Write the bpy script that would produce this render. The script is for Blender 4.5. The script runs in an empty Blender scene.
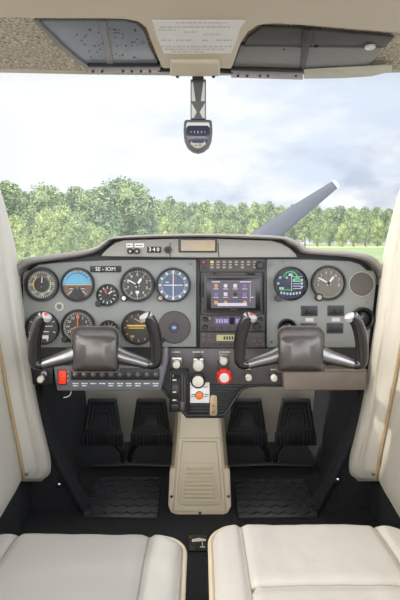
SKY_REAR, SUN, EXPO = 6.5, 2.7, 0.0
import bpy, bmesh, math, random
from mathutils import Vector, Matrix, noise
C = bpy.context.scene.collection
F = 530.0            # focal length in pixels of the 400x600 frame
HY = 243.0           # row of the horizon
ZC = 1.57            # eye height above the airfield
PI = math.pi
WLOC = {}            # world location of every object's frame

def P(px, py, Y):
    return Vector(((px-200)*Y/F, Y, ZC+(HY-py)*Y/F))
def lin(v):
    v /= 255.0
    return v/12.92 if v <= .04045 else ((v+.055)/1.055)**2.4
def rgb(r, g, b):
    return (lin(r), lin(g), lin(b), 1.0)

# ------------------------------------------------------------------ materials
MATS = {}
def mat(name, col, rough=.5, metal=0., nscale=30., namt=.08, bump=0., bscale=None, spec=.5, emit=None, estr=0., coat=0.):
    m = bpy.data.materials.new(name); m.use_nodes = True
    nt = m.node_tree; n = nt.nodes; l = nt.links
    b = n['Principled BSDF']
    b.inputs['Roughness'].default_value = rough
    b.inputs['Metallic'].default_value = metal
    b.inputs['Specular IOR Level'].default_value = spec
    b.inputs['Coat Weight'].default_value = coat
    c = rgb(*col)
    tc = n.new('ShaderNodeTexCoord')
    nz = n.new('ShaderNodeTexNoise'); nz.inputs['Scale'].default_value = nscale; nz.inputs['Detail'].default_value = 4
    l.new(tc.outputs['Object'], nz.inputs['Vector'])
    mx = n.new('ShaderNodeMix'); mx.data_type = 'RGBA'
    mx.inputs['A'].default_value = tuple(max(0, k*(1-namt*2)) for k in c[:3])+(1,)
    mx.inputs['B'].default_value = tuple(min(1, k*(1+namt*2)) for k in c[:3])+(1,)
    l.new(nz.outputs['Fac'], mx.inputs['Factor'])
    l.new(mx.outputs['Result'], b.inputs['Base Color'])
    if bump:
        bn = n.new('ShaderNodeTexNoise'); bn.inputs['Scale'].default_value = bscale or nscale*4; bn.inputs['Detail'].default_value = 3
        l.new(tc.outputs['Object'], bn.inputs['Vector'])
        bp = n.new('ShaderNodeBump'); bp.inputs['Strength'].default_value = bump; bp.inputs['Distance'].default_value = .004
        l.new(bn.outputs['Fac'], bp.inputs['Height']); l.new(bp.outputs['Normal'], b.inputs['Normal'])
    if emit:
        b.inputs['Emission Color'].default_value = rgb(*emit); b.inputs['Emission Strength'].default_value = estr
    MATS[name] = m
    return m
def ramp_mat(name, stops, scale, rough=.8, bump=0., detail=6., rot=None):
    m = mat(name, (128,128,128), rough)
    n = m.node_tree.nodes; l = m.node_tree.links
    nz = n.new('ShaderNodeTexNoise'); nz.inputs['Scale'].default_value = scale; nz.inputs['Detail'].default_value = detail
    tc = n.new('ShaderNodeTexCoord'); l.new(tc.outputs['Object'], nz.inputs['Vector'])
    r = n.new('ShaderNodeValToRGB')
    el = r.color_ramp.elements
    while len(el) < len(stops): el.new(.5)
    for e, (p, c) in zip(el, stops): e.position = p; e.color = rgb(*c)
    l.new(nz.outputs['Fac'], r.inputs['Fac'])
    b = n['Principled BSDF']; l.new(r.outputs['Color'], b.inputs['Base Color'])
    if bump:
        bp = n.new('ShaderNodeBump'); bp.inputs['Strength'].default_value = bump; bp.inputs['Distance'].default_value = .01
        l.new(nz.outputs['Fac'], bp.inputs['Height']); l.new(bp.outputs['Normal'], b.inputs['Normal'])
    return m

# ------------------------------------------------------------------ mesh builder
def smooth_path(pts, n=6):
    """Catmull-Rom through the points"""
    pts = [Vector(p) for p in pts]; out = []
    for i in range(len(pts)-1):
        p0 = pts[max(i-1, 0)]; p1 = pts[i]; p2 = pts[i+1]; p3 = pts[min(i+2, len(pts)-1)]
        for k in range(n):
            t = k/n
            out.append(.5*((2*p1)+(p2-p0)*t+(2*p0-5*p1+4*p2-p3)*t*t+(3*p1-p0-3*p2+p3)*t**3))
    out.append(pts[-1]); return out

class MB:
    def __init__(s): s.bm = bmesh.new()
    def _merge(s, t, M=None):
        if M is not None: bmesh.ops.transform(t, matrix=M, verts=t.verts)
        me = bpy.data.meshes.new('t'); t.to_mesh(me); t.free()
        s.bm.from_mesh(me); bpy.data.meshes.remove(me); return s
    @staticmethod
    def _bevel(t, w, seg=2, ang=30):
        if w <= 0: return
        bmesh.ops.recalc_face_normals(t, faces=t.faces)
        es = [e for e in t.edges if len(e.link_faces) == 2 and e.calc_face_angle(0) > math.radians(ang)]
        bmesh.ops.bevel(t, geom=es, offset=w, offset_type='OFFSET', segments=seg, profile=.5, affect='EDGES', clamp_overlap=True)
    def box(s, c, size, bev=0., seg=2, R=None):
        t = bmesh.new(); bmesh.ops.create_cube(t, size=1)
        bmesh.ops.scale(t, vec=Vector(size), verts=t.verts); s._bevel(t, bev, seg)
        M = Matrix.Translation(Vector(c))
        if R is not None: M = M @ R.to_4x4()
        return s._merge(t, M)
    def lathe(s, prof, o, axis=(0,1,0), seg=32, cap0=True, cap1=True, sx=1.0):
        """prof: (radius, distance along axis)"""
        t = bmesh.new(); a = Vector(axis).normalized()
        q = Vector((0,0,1)).rotation_difference(a).to_matrix().to_4x4()
        rings = []
        for r, d in prof:
            rings.append([t.verts.new((r*sx*math.cos(2*PI*k/seg), r*math.sin(2*PI*k/seg), d)) for k in range(seg)])
        for A, B in zip(rings, rings[1:]):
            for k in range(seg): t.faces.new((A[k], A[(k+1) % seg], B[(k+1) % seg], B[k]))
        if cap0: t.faces.new(rings[0][::-1])
        if cap1: t.faces.new(rings[-1])
        return s._merge(t, Matrix.Translation(Vector(o)) @ q)
    def tube(s, pts, rad, seg=10, flat=1.0, up=(0,1,0)):
        pts = [Vector(p) for p in pts]; n = len(pts)
        if not isinstance(rad, (list, tuple)): rad = [rad]*n
        t = bmesh.new(); rings = []; up = Vector(up)
        for i, p in enumerate(pts):
            d = (pts[min(i+1, n-1)]-pts[max(i-1, 0)]).normalized()
            u = up-d*up.dot(d)
            if u.length < 1e-3: u = Vector((1,0,0))-d*d.x
            u.normalize(); v = d.cross(u)
            rings.append([t.verts.new(p+(u*math.cos(2*PI*k/seg)*flat+v*math.sin(2*PI*k/seg))*rad[i]) for k in range(seg)])
        for A, B in zip(rings, rings[1:]):
            for k in range(seg): t.faces.new((A[k], A[(k+1) % seg], B[(k+1) % seg], B[k]))
        t.faces.new(rings[0][::-1]); t.faces.new(rings[-1])
        return s._merge(t)
    def prism(s, pts, vec, bev=0., seg=2, ang=30):
        """closed polygon of 3-D points swept along vec"""
        t = bmesh.new(); v = Vector(vec)
        A = [t.verts.new(Vector(p)) for p in pts]; B = [t.verts.new(Vector(p)+v) for p in pts]
        n = len(A); t.faces.new(A); t.faces.new(B[::-1])
        for k in range(n): t.faces.new((A[k], B[k], B[(k+1) % n], A[(k+1) % n]))
        s._bevel(t, bev, seg, ang)
        return s._merge(t)
    def pprism(s, pxs, Y, th, bev=0., seg=2, ang=30):
        """pixel outline at depth Y turned into a plate of thickness th, extending forward"""
        return s.prism([P(x, y, Y) for x, y in pxs], (0, th, 0), bev, seg, ang)
    def prect(s, x0, y0, x1, y1, Y, th, bev=0., seg=2):
        return s.pprism([(x0,y0),(x1,y0),(x1,y1),(x0,y1)], Y, th, bev, seg)
    def grid(s, rows, close=False):
        t = bmesh.new(); V = [[t.verts.new(Vector(p)) for p in r] for r in rows]
        for A, B in zip(V, V[1:]):
            m = len(A)
            for k in range(m if close else m-1): t.faces.new((A[k], A[(k+1) % m], B[(k+1) % m], B[k]))
        return s._merge(t)
    def loft(s, rings):
        t = bmesh.new(); V = [[t.verts.new(Vector(p)) for p in r] for r in rings]
        for A, B in zip(V, V[1:]):
            m = len(A)
            for k in range(m): t.faces.new((A[k], A[(k+1) % m], B[(k+1) % m], B[k]))
        t.faces.new(V[0][::-1]); t.faces.new(V[-1])
        return s._merge(t)
    def text(s, body, size, o, ang=0., depth=.0004, M=None):
        """lettering centred at o, facing -Y (or placed by M)"""
        cu = bpy.data.curves.new('t', 'FONT'); cu.body = body; cu.size = size; cu.extrude = depth
        cu.align_x = 'CENTER'; cu.align_y = 'CENTER'; cu.resolution_u = 2
        ob = bpy.data.objects.new('t', cu); C.objects.link(ob)
        dg = bpy.context.evaluated_depsgraph_get()
        me = bpy.data.meshes.new_from_object(ob.evaluated_get(dg))
        bpy.data.objects.remove(ob); bpy.data.curves.remove(cu)
        if M is None:
            M = Matrix.Translation(Vector(o)) @ Matrix.Rotation(ang, 4, 'Y') @ Matrix.Rotation(PI/2, 4, 'X')
        me.transform(M); s.bm.from_mesh(me); bpy.data.meshes.remove(me); return s
    def build(s, name, m, parent=None, label=None, smooth=35, fix=True):
        if fix: bmesh.ops.recalc_face_normals(s.bm, faces=s.bm.faces)
        me = bpy.data.meshes.new(name)
        if parent is not None: org = WLOC[parent.name]
        else:
            vs = [v.co for v in s.bm.verts]
            lo = [min(v[i] for v in vs) for i in range(3)]; hi = [max(v[i] for v in vs) for i in range(3)]
            org = Vector(((lo[0]+hi[0])/2, (lo[1]+hi[1])/2, lo[2]))
        bmesh.ops.translate(s.bm, vec=-org, verts=s.bm.verts)
        s.bm.to_mesh(me); s.bm.free()
        if smooth:
            me.polygons.foreach_set('use_smooth', [True]*len(me.polygons))
            me.set_sharp_from_angle(angle=math.radians(smooth))
        me.materials.append(MATS[m] if isinstance(m, str) else m)
        o = bpy.data.objects.new(name, me); C.objects.link(o)
        if parent is not None: o.parent = parent
        else: o.location = org
        WLOC[o.name] = org
        if label: o['label'] = label
        return o
def tag(o, label, cat, group=None, kind=None):
    if label: o['label'] = label
    if cat: o['category'] = cat
    if group: o['group'] = group
    if kind: o['kind'] = kind
    return o
def thing(name, label, cat, loc, group=None):
    o = bpy.data.objects.new(name, None); C.objects.link(o)
    o.location = Vector(loc); o.empty_display_size = .05; WLOC[o.name] = Vector(loc)
    return tag(o, label, cat, group)
def dup(o, loc, label=None, parent=None):
    c = o.copy(); C.objects.link(c)
    if parent is None: c.location = Vector(loc); WLOC[c.name] = Vector(loc)
    else: c.parent = parent
    if label: c['label'] = label
    for ch in list(o.children): dup(ch, None, None, c)
    return c
def struct(mb, name, m, **k):
    return tag(mb.build(name, m, **k), None, None, None, 'structure')
def mirror(pts): return [Vector((-p.x, p.y, p.z)) for p in pts]

# ------------------------------------------------------------------ palette
mat('cream', (198,190,175), .55, namt=.02, nscale=6, bump=.06, bscale=300)
mat('cream_tan', (202,190,167), .6, namt=.03, nscale=8, bump=.05, bscale=250)
mat('beige_plastic', (204,190,162), .5, namt=.02, nscale=8, bump=.05, bscale=400)
mat('gasket', (172,146,108), .7, namt=.05)
ramp_mat('headliner', [(.3,(124,110,94)),(.5,(180,168,148)),(.7,(220,210,190))], 260, .9, .3, 2)
mat('vinyl', (180,175,167), .42, namt=.02, nscale=5, bump=.10, bscale=220)
mat('piping', (186,172,148), .5, namt=.03)
mat('seam', (150,140,124), .7, namt=.05)
ramp_mat('carpet', [(.32,(22,22,24)),(.5,(34,34,36)),(.7,(54,54,57))], 420, .95, .5, 3)
ramp_mat('carpet_edge', [(.3,(18,18,21)),(.5,(34,34,38)),(.75,(62,62,66))], 420, .95, .5, 3)
mat('rubber', (32,32,33), .5, namt=.1)
mat('panel_grey', (130,131,126), .55, namt=.03, nscale=12, bump=.03, bscale=600)
mat('fascia_grey', (140,137,128), .55, namt=.03, nscale=10)
mat('pad', (130,124,118), .45, namt=.06, nscale=14, bump=.12, bscale=260)
mat('black', (16,16,17), .45, namt=.1)
mat('black_gloss', (12,12,13), .25, namt=.05)
mat('bezel', (22,21,21), .4, namt=.1)
mat('dark_grey', (52,50,50), .5, namt=.06)
mat('rack', (82,76,72), .5, namt=.05)
mat('radio_face', (66,60,56), .5, namt=.08, nscale=60)
mat('sub_metal', (84,78,76), .45, .2, namt=.12, nscale=9)
mat('worn_metal', (112,100,90), .5, .25, namt=.2, nscale=14)
mat('switch_metal', (98,98,102), .5, .1, namt=.06)
mat('chrome', (205,205,205), .16, 1., namt=.03)
mat('brushed', (128,126,123), .32, .9, namt=.08, nscale=20)
mat('yoke_grip', (44,42,41), .26, .5, namt=.15, nscale=30, coat=.5)
mat('yoke_pad', (80,75,71), .27, .4, namt=.18, nscale=16, bump=.05, bscale=90)
mat('yoke_highlight', (176,170,166), .3, .2, namt=.06)
mat('white', (226,224,218), .5, namt=.02)
mat('ivory', (204,198,182), .5, namt=.03)
mat('tread', (58,58,61), .3, namt=.1)
mat('placard_print', (196,191,183), .6)
mat('print_grey', (192,187,178), .6, namt=.02)
mat('mark_white', (222,218,208), .5, namt=.02)
mat('mark_tan', (196,150,96), .5, namt=.03)
mat('mark_yellow', (222,184,84), .5, namt=.03)
mat('mark_green', (104,150,84), .5, namt=.03)
mat('mark_red', (196,62,48), .5, namt=.03)
mat('orange', (232,120,44), .45, namt=.03)
mat('red', (206,32,30), .3, namt=.05)
mat('red_lit', (214,44,18), .35, emit=(255,60,20), estr=.25)
mat('dial_dark', (58,56,50), .5, namt=.06)
mat('dial_black', (36,35,34), .5, namt=.06)
mat('dial_grey', (104,98,88), .5, namt=.05)
mat('dial_blue', (100,112,130), .5, namt=.06)
mat('dial_navy', (78,92,116), .5, namt=.06)
mat('sky_blue', (98,166,198), .5, namt=.03)
mat('earth_brown', (104,84,68), .5, namt=.05)
mat('cover_grey', (84,77,72), .6, namt=.06, bump=.05)
mat('speaker', (70,64,62), .6, namt=.05)
mat('emblem_blue', (52,70,128), .4, namt=.05)
mat('led_off', (18,20,30), .2)
mat('lcd_navy', (12,18,36), .2, emit=(14,24,60), estr=.35)
mat('lit_green', (40,120,60), .4, emit=(70,190,90), estr=.6)
mat('lit_white', (120,130,140), .4, emit=(200,210,225), estr=.6)
mat('screen', (52,48,54), .2, emit=(102,92,104), estr=.5)
mat('button_dim', (136,127,108), .5)
mat('card_tan', (164,148,130), .6)
mat('icon_white', (150,140,150), .4, emit=(190,182,190), estr=.45)
mat('icon_amber', (150,110,70), .4, emit=(170,130,96), estr=.4)
mat('icon_purple', (80,60,120), .4, emit=(110,90,150), estr=.5)
mat('lcd_purple', (60,48,80), .2, emit=(110,88,140), estr=.6)
mat('lcd_yellow', (140,134,92), .3, emit=(160,152,108), estr=.5)
mat('lcd_digit', (120,110,134), .4, emit=(180,168,200), estr=.45)
mat('lcd_dark', (40,40,30), .4)
mat('visor', (122,127,134), .35, namt=.05, nscale=20, bump=.05, bscale=60)
mat('visor_dark', (74,72,70), .6, namt=.08, nscale=200, bump=.15, bscale=500)
mat('visor_light', (128,126,124), .5, namt=.05, nscale=60)
mat('rail', (150,144,142), .4, .3, namt=.06)
mat('edge_band', (188,184,166), .5, namt=.05)
mat('blade', (46,49,55), .5, namt=.04, nscale=4)
mat('blade_tip', (214,206,190), .5)
mat('cowl', (214,212,208), .35, namt=.02)
mat('firewall', (196,188,170), .6, 0, namt=.25, nscale=6)
mat('bark', (96,84,70), .9, namt=.2)
mat('compass_body', (104,101,104), .5, namt=.05)
mat('compass_glass', (58,62,86), .12, namt=.1)
mat('tan_plate', (168,146,112), .45, .2, namt=.1)

def glass_mat(name, tint, gloss, haze, rough=.02):
    m = bpy.data.materials.new(name); m.use_nodes = True
    n = m.node_tree.nodes; l = m.node_tree.links
    for x in list(n): n.remove(x)
    out = n.new('ShaderNodeOutputMaterial')
    tr = n.new('ShaderNodeBsdfTransparent'); tr.inputs['Color'].default_value = tint
    gl = n.new('ShaderNodeBsdfGlossy'); gl.inputs['Roughness'].default_value = rough
    df = n.new('ShaderNodeBsdfTranslucent'); df.inputs['Color'].default_value = (.85,.92,1,1)
    m1 = n.new('ShaderNodeMixShader'); m2 = n.new('ShaderNodeMixShader')
    m1.inputs[0].default_value = haze; m2.inputs[0].default_value = gloss
    l.new(tr.outputs[0], m1.inputs[1]); l.new(df.outputs[0], m1.inputs[2])
    l.new(m1.outputs[0], m2.inputs[1]); l.new(gl.outputs[0], m2.inputs[2])
    l.new(m2.outputs[0], out.inputs['Surface'])
    MATS[name] = m
glass_mat('windshield', (.97,.985,1,1), .015, .05)
glass_mat('gauge_glass', (.97,.97,.97,1), .012, 0., .05)
# ================================================================== SETTING
FLOOR = ZC-.66
YP = 1.2                                    # instrument panel plane
# world: bright broken cloud
w = bpy.data.worlds.new('sky'); bpy.context.scene.world = w; w.use_nodes = True
n = w.node_tree.nodes; l = w.node_tree.links
bg = n['Background']
tc = n.new('ShaderNodeTexCoord')
sep = n.new('ShaderNodeSeparateXYZ'); l.new(tc.outputs['Generated'], sep.inputs[0])
mp = n.new('ShaderNodeMapping'); mp.inputs['Scale'].default_value = (1.0, 1.0, 2.6); mp.inputs['Location'].default_value = (.37, .2, .1)
l.new(tc.outputs['Generated'], mp.inputs['Vector'])
nz = n.new('ShaderNodeTexNoise'); nz.inputs['Scale'].default_value = 4.2; nz.inputs['Detail'].default_value = 9; nz.inputs['Roughness'].default_value = .55
l.new(mp.outputs['Vector'], nz.inputs['Vector'])
# more cloud towards the west (-X)
bias = n.new('ShaderNodeMath'); bias.operation = 'MULTIPLY_ADD'; bias.inputs[1].default_value = -.34; bias.inputs[2].default_value = .02
l.new(sep.outputs['X'], bias.inputs[0])
add = n.new('ShaderNodeMath'); add.operation = 'ADD'; l.new(nz.outputs['Fac'], add.inputs[0]); l.new(bias.outputs[0], add.inputs[1])
cr = n.new('ShaderNodeValToRGB')
e = cr.color_ramp.elements
e[0].position = .36; e[0].color = rgb(222,232,246)
e[1].position = .56; e[1].color = rgb(254,254,255)
x = e.new(.46); x.color = rgb(238,243,250)
l.new(add.outputs[0], cr.inputs['Fac'])
# grey undersides of the puffy clouds low over the horizon
nz2 = n.new('ShaderNodeTexNoise'); nz2.inputs['Scale'].default_value = 9.; nz2.inputs['Detail'].default_value = 6
mp2 = n.new('ShaderNodeMapping'); mp2.inputs['Scale'].default_value = (1,1,1.8); mp2.inputs['Location'].default_value = (1.3,.4,.9)
l.new(tc.outputs['Generated'], mp2.inputs['Vector']); l.new(mp2.outputs['Vector'], nz2.inputs['Vector'])
cr2 = n.new('ShaderNodeValToRGB'); cr2.color_ramp.elements[0].position = .5; cr2.color_ramp.elements[0].color = (1,1,1,1)
cr2.color_ramp.elements[1].position = .66; cr2.color_ramp.elements[1].color = rgb(220,224,231)
l.new(nz2.outputs['Fac'], cr2.inputs['Fac'])
mr = n.new('ShaderNodeMapRange'); mr.inputs['From Min'].default_value = .10; mr.inputs['From Max'].default_value = .24
mr.inputs['To Min'].default_value = 1; mr.inputs['To Max'].default_value = 0
l.new(sep.outputs['Z'], mr.inputs['Value'])
mr2 = n.new('ShaderNodeMapRange'); mr2.inputs['From Min'].default_value = -.12; mr2.inputs['From Max'].default_value = .1
l.new(sep.outputs['X'], mr2.inputs['Value'])
mm = n.new('ShaderNodeMath'); mm.operation = 'MULTIPLY'; l.new(mr.outputs[0], mm.inputs[0]); l.new(mr2.outputs[0], mm.inputs[1])
mul = n.new('ShaderNodeMix'); mul.data_type = 'RGBA'; mul.blend_type = 'MULTIPLY'
l.new(mm.outputs[0], mul.inputs['Factor']); l.new(cr.outputs['Color'], mul.inputs['A']); l.new(cr2.outputs['Color'], mul.inputs['B'])
# the half of the sky behind the aircraft is boosted to light the cabin
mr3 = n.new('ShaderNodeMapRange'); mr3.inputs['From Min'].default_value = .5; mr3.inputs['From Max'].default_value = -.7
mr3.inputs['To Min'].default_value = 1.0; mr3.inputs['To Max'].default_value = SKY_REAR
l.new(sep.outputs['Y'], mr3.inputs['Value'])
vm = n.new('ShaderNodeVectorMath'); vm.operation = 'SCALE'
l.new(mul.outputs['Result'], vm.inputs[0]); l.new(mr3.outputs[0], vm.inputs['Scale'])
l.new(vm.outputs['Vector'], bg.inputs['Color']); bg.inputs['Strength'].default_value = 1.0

sun = bpy.data.lights.new('sun', 'SUN'); sun.energy = SUN; sun.angle = math.radians(1.5); sun.color = (1,.96,.9)
so = bpy.data.objects.new('sun', sun); C.objects.link(so); so.location = (-6,0,8)
so.rotation_euler = Vector((1, .02, -.80)).to_track_quat('-Z', 'Y').to_euler()

# ground
ramp_mat('grass', [(.3,(88,106,62)),(.55,(112,128,78)),(.75,(140,148,96))], .25, .95, 0, 8)
ramp_mat('dry_grass', [(.3,(150,148,88)),(.6,(178,172,112)),(.8,(196,188,134))], .06, .95, 0, 6)
g = MB(); g.grid([[(-700,-60,0),(700,-60,0)],[(-700,900,0),(700,900,0)]])
struct(g, 'ground', 'grass', smooth=0)
g = MB(); g.box((110,215,.01), (330,60,.04)); struct(g, 'path_1', 'dry_grass', smooth=0)
ramp_mat('bounce_grey', [(.3,(118,116,114)),(.7,(142,140,136))], .4, .9)
g = MB(); g.box((0,-2,.01), (90,46,.03)); struct(g, 'bounce_apron', 'bounce_grey', smooth=0)  # unseen apron, added to bounce neutral light up into the cabin

# ---- cabin floor, firewall
f = MB(); f.box((0, .72, FLOOR-.02), (.86, 2.16, .04)); struct(f, 'floor', 'carpet', smooth=0)
f = MB()
f.box((0, 1.77, ZC-.385), (.84, .02, .58)); struct(f, 'wall_front', 'firewall', smooth=0)

# ---- carpeted cabin sides with the frame the kick panels end on
def side(sgn, name):
    m = MB()
    S = (lambda p: Vector((p.x*sgn, p.y, p.z)))
    # lower side wall, from behind the seats to the firewall
    prof = [(-.2,-.43),(1.20,-.408),(1.215,-.424),(1.76,-.40)]
    rows = []
    for (y, x) in prof:
        rows.append([S(Vector((x, y, FLOOR-.01))), S(Vector((x, y, ZC-.075 if y > 1.21 else ZC-.52))), S(Vector((x-.03, y, ZC-.075 if y > 1.21 else ZC-.52))), S(Vector((x-.03, y, FLOOR-.01)))])
    m.grid(rows, close=True)
    # carpeted fuselage frame that curves from the door post down on to the floor
    px = [(33,384),(36,400),(43,425),(54,452),(66,478),(80,503),(94,526),(97,536),(30,536),(22,470),(18,384)]
    m.prism([S(P(x, y, 1.30)) for x, y in px], (0,.06,0), .006, 2, 40)
    # the carpet that lines the side of the foot well
    rows = [[S(Vector((-.40,1.34,ZC-.15))), S(Vector((-.39,1.76,ZC-.15)))],
            [S(Vector((-.40,1.34,ZC-.40))), S(Vector((-.39,1.76,ZC-.40)))],
            [S(Vector((-.385,1.34,ZC-.56))), S(Vector((-.375,1.76,ZC-.55)))],
            [S(Vector((-.345,1.34,FLOOR))), S(Vector((-.35,1.76,FLOOR)))]]
    m.grid(rows)
    w_ = struct(m, name, 'carpet', smooth=30)
    e = MB()
    path = smooth_path([S(P(x, y, 1.298)) for x, y in px[:7]], 5)
    e.tube(path, .008, 8)
    e.build('carpet_edging', 'carpet_edge', w_)
    return w_
side(1, 'wall_left'); side(-1, 'wall_right')

# ---- door posts (windscreen pillars) and doors
LV = [72,130,185,225,262,310,345,400,440,458,468,474,478]
IN = [-40,-20,-1,10,18,24,28.5,37,46,50.5,51,49.5,45]
IY = [1.0,1.07,1.13,1.17,1.19,1.2,1.2,1.22,1.25,1.27,1.27,1.27,1.26]
DX = [-55,-44,-32,-24,-17,-8,-1,9,17,20.5,22.5,23.5,24]
DY = [.95,.97,1.0,1.02,1.04,1.06,1.08,1.12,1.16,1.18,1.19,1.195,1.2]
def post(sgn, name):
    m = MB(); rows = []
    for i, y in enumerate(LV):
        a = P(IN[i], y, IY[i]); d = P(DX[i], y, DY[i]); k = min(1, (479-y)/14)
        low = 1 if y > 400 else max(0, (y-320)/80)
        r = [a+Vector((-.05,.07,0)), a+Vector((-.006,.018,0)), a, a+Vector((.0,-.010,0))*k]
        for t, b in ((.10,.010),(.24,.013),(.36,.011),(.42,.004),(.48,.004),(.54,.011),(.68,.012),(.80,.006),(.90,.003)):
            q = a.lerp(d, t); r.append(q+Vector((.6,-.8,0))*b*k)
        r += [d, d+Vector((-.03,.0,0))]
        rows.append([Vector((p.x*sgn, p.y, p.z)) for p in r])
    # smooth in the long direction
    cols = list(zip(*rows)); cols = [smooth_path(c, 4) for c in cols]; rows = list(zip(*cols))
    m.grid(rows)
    bot = rows[-1]
    m.grid([bot, [Vector((p.x-.01*sgn, p.y+.01, p.z-.012)) for p in bot]])
    o = struct(m, name, 'cream', smooth=50)
    g_ = MB(); g_.tube([Vector((p.x+.0015*sgn, p.y-.004, p.z)) for p in cols[-2]], .0035, 6); g_.build('door_gasket', 'gasket', o)
    s_ = MB(); q = P(27, 474, 1.18); s_.lathe([(.004,0),(.004,-.002),(.0015,-.0035)], (q.x*sgn, q.y, q.z), (0,1,0), 12); s_.build('screw', 'brushed', o)
    return o
post(1, 'trim_1'); post(-1, 'trim_2')

def door(sgn, name):
    m = MB(); rows = []
    zs = [(i, P(DX[i], LV[i], DY[i])) for i in range(6, 13)]
    for i, d in zs:
        r = []
        for t in (0, .02, .04, .06, .10, .16, .24, .4, .7, 1.1):
            inw = min(t, .2)*.11*max(0, min(1, (LV[i]-262)/150))
            # soft pocket pressed into the lower half of the door panel
            dep = 0
            if LV[i] > 395 and .07 < t: dep = -.012*min(1, (t-.07)/.06)*(1 if LV[i] < 462 else .3)
            r.append(Vector(((d.x+inw+dep-.003)*sgn, d.y-.006-t, d.z)))
        rows.append(r)
    m.grid(rows)
    m.grid([rows[0], [Vector((p.x-.04*sgn, p.y, p.z)) for p in rows[0]]])
    m.grid([rows[-1], [Vector((p.x-.05*sgn, p.y, p.z-.002)) for p in rows[-1]]])
    back = [[Vector((-.475*sgn, p.y, p.z)) for p in r] for r in (rows[0], rows[-1])]
    m.grid(back)
    o = struct(m, name, 'cream', smooth=50)
    return o
door(1, 'door_1'); door(-1, 'door_2')

# ---- windscreen: one moulded pane wrapped round the nose
m = MB(); rows = []
for j in range(13):
    t = j/12; row = []
    for i in range(33):
        u = -1+2*i/32
        yb = 1.72-.42*u*u; yt = .938-.034*u*u
        y = yb+(yt-yb)*t
        z = -.075+(.302+.075)*(t**.92) - .03*abs(u)**3*(1-t)
        row.append((u*(.475+.0*t), y, ZC+z))
    rows.append(row)
m.grid(rows)
struct(m, 'window_1', 'windshield', smooth=60)

# ---- roof
A0, B0 = .3253, -.044
def R(px, py, up=0.):
    """point on the sloping roof lining, up metres above the cream panel's face"""
    a = A0+up; Y = a/((HY-py)/F-B0)
    return Vector(((px-200)*Y/F, Y, ZC+a+B0*Y))
def rplate(mb, pxs, up=0., th=.012, bev=0., seg=2, ang=30):
    return mb.prism([R(x, y, up) for x, y in pxs], (0,0,th), bev, seg, ang)
m = MB()
out = [(-160,17),(0,18.5),(60,19.5),(105,19.5),(125,20),(138,22.5),(146,29),(151,42),(158,60),(162,69),(232,69),(236,58),(241,44),(248,33),(258,26),(275,24),(310,26.5),(360,30.5),(400,34),(560,40)]
pts = [R(x, y) for x, y in out] + [Vector((.56,.2,ZC+.33)), Vector((-.56,.2,ZC+.33))]
m.prism(pts, (0,0,.014), .004, 3, 25)
m.box((0,-.55,ZC+.337), (1.12,1.52,.014))
c_ = struct(m, 'ceiling', 'cream_tan', smooth=40)
m = MB()
def RC(x, y, d): return (x, y, ZC+.341+B0*y+d)
m.grid([[RC(-.56,.60,0),RC(.56,.60,0)],[RC(-.56,.93,0),RC(.56,.93,0)],[RC(-.56,.945,.02),RC(.56,.945,.02)],[RC(-.56,.60,.03),RC(.56,.60,.03)]])
struct(m, 'ceiling_panel', 'headliner', smooth=0)
# front edge of the roof over the windscreen
m = MB(); m.tube([(-.56,.905,ZC+.302),(-.2,.93,ZC+.302),(0,.937,ZC+.302),(.2,.93,ZC+.302),(.56,.905,ZC+.302)], [.006]*5, 10)
struct(m, 'trim_3', 'edge_band', smooth=60)
# ================================================================== ROOF FITTINGS
def screws(parent, pts, r=.0035, m='brushed', axis=(0,0,1)):
    for p in pts:
        q = MB(); q.lathe([(r,0),(r,-.0015),(r*.5,-.0028)], p, axis, 12); q.build('screw', m, parent)
# sun visors folded up against the roof
t = thing('sun_visor', 'bluish grey smoked sun visor with drilled dots, left of the ceiling placard', 'sun visor', R(100,45,.006), 'sun visors folded against the roof')
m = MB(); rplate(m, [(36,21.5),(122,21.5),(138,25),(144,32),(149,46),(159,66),(88,67),(76,60),(60,46),(46,32)], .007, .004, .0012); m.build('visor_panel', 'visor', t)
m = MB(); rplate(m, [(34,20.5),(38,20.5),(62,45),(78,59),(92,68.5),(86,68.5),(72,59),(56,46)], .0045, .005, .001); m.build('edge_strip', 'visor_light', t)
m = MB(); rplate(m, [(100,22),(106,22),(114,66),(107,66)], .0055, .003, .001); m.build('crease', 'visor_light', t)
m = MB()
rnd = random.Random(3)
for k in range(60):
    x = rnd.uniform(66,145); y = rnd.uniform(28,58)
    if x < 60+(y-28)*1.0: continue
    p = R(x, y, .0068); m.lathe([(.0011,0),(.0011,-.0006)], p, (0,0,1), 6)
m.build('perforations', 'dark_grey', t)
m = MB(); rplate(m, [(88,67),(160,67),(161,73.5),(88,73.5)], .003, .008, .0015); rl = m.build('hinge_rail', 'rail', t, 'pale metal hinge rail with screws')
m = MB(); rplate(m, [(88,66),(160,66),(160,67.8),(88,67.8)], .0025, .009, .001); m.build('rail_edge', 'black', rl)
screws(rl, [R(x, 71, .0028) for x in (93,102,123,132,141,150)], .0022, 'dark_grey')
t = thing('sun_visor', 'dark grey textured sun visor with a round white button, right of the ceiling placard', 'sun visor', R(310,52,.006), 'sun visors folded against the roof')
m = MB(); rplate(m, [(262,28),(300,29.5),(352,34),(394,37.5),(385,48),(300,47.5),(243,48),(248,38)], .009, .004, .001); m.build('visor_panel', 'visor_dark', t, 'dark textured upper flap')
m = MB(); rplate(m, [(240,47.5),(300,48),(382,48.5),(376,58),(362,70),(232,70),(236,58)], .007, .004, .001); m.build('visor_panel', 'visor_light', t, 'lighter grey lower flap')
m = MB(); rplate(m, [(303,30),(313,31),(305,71),(300,71)], .005, .004, .0015); m.build('crease', 'dark_grey', t)
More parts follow.
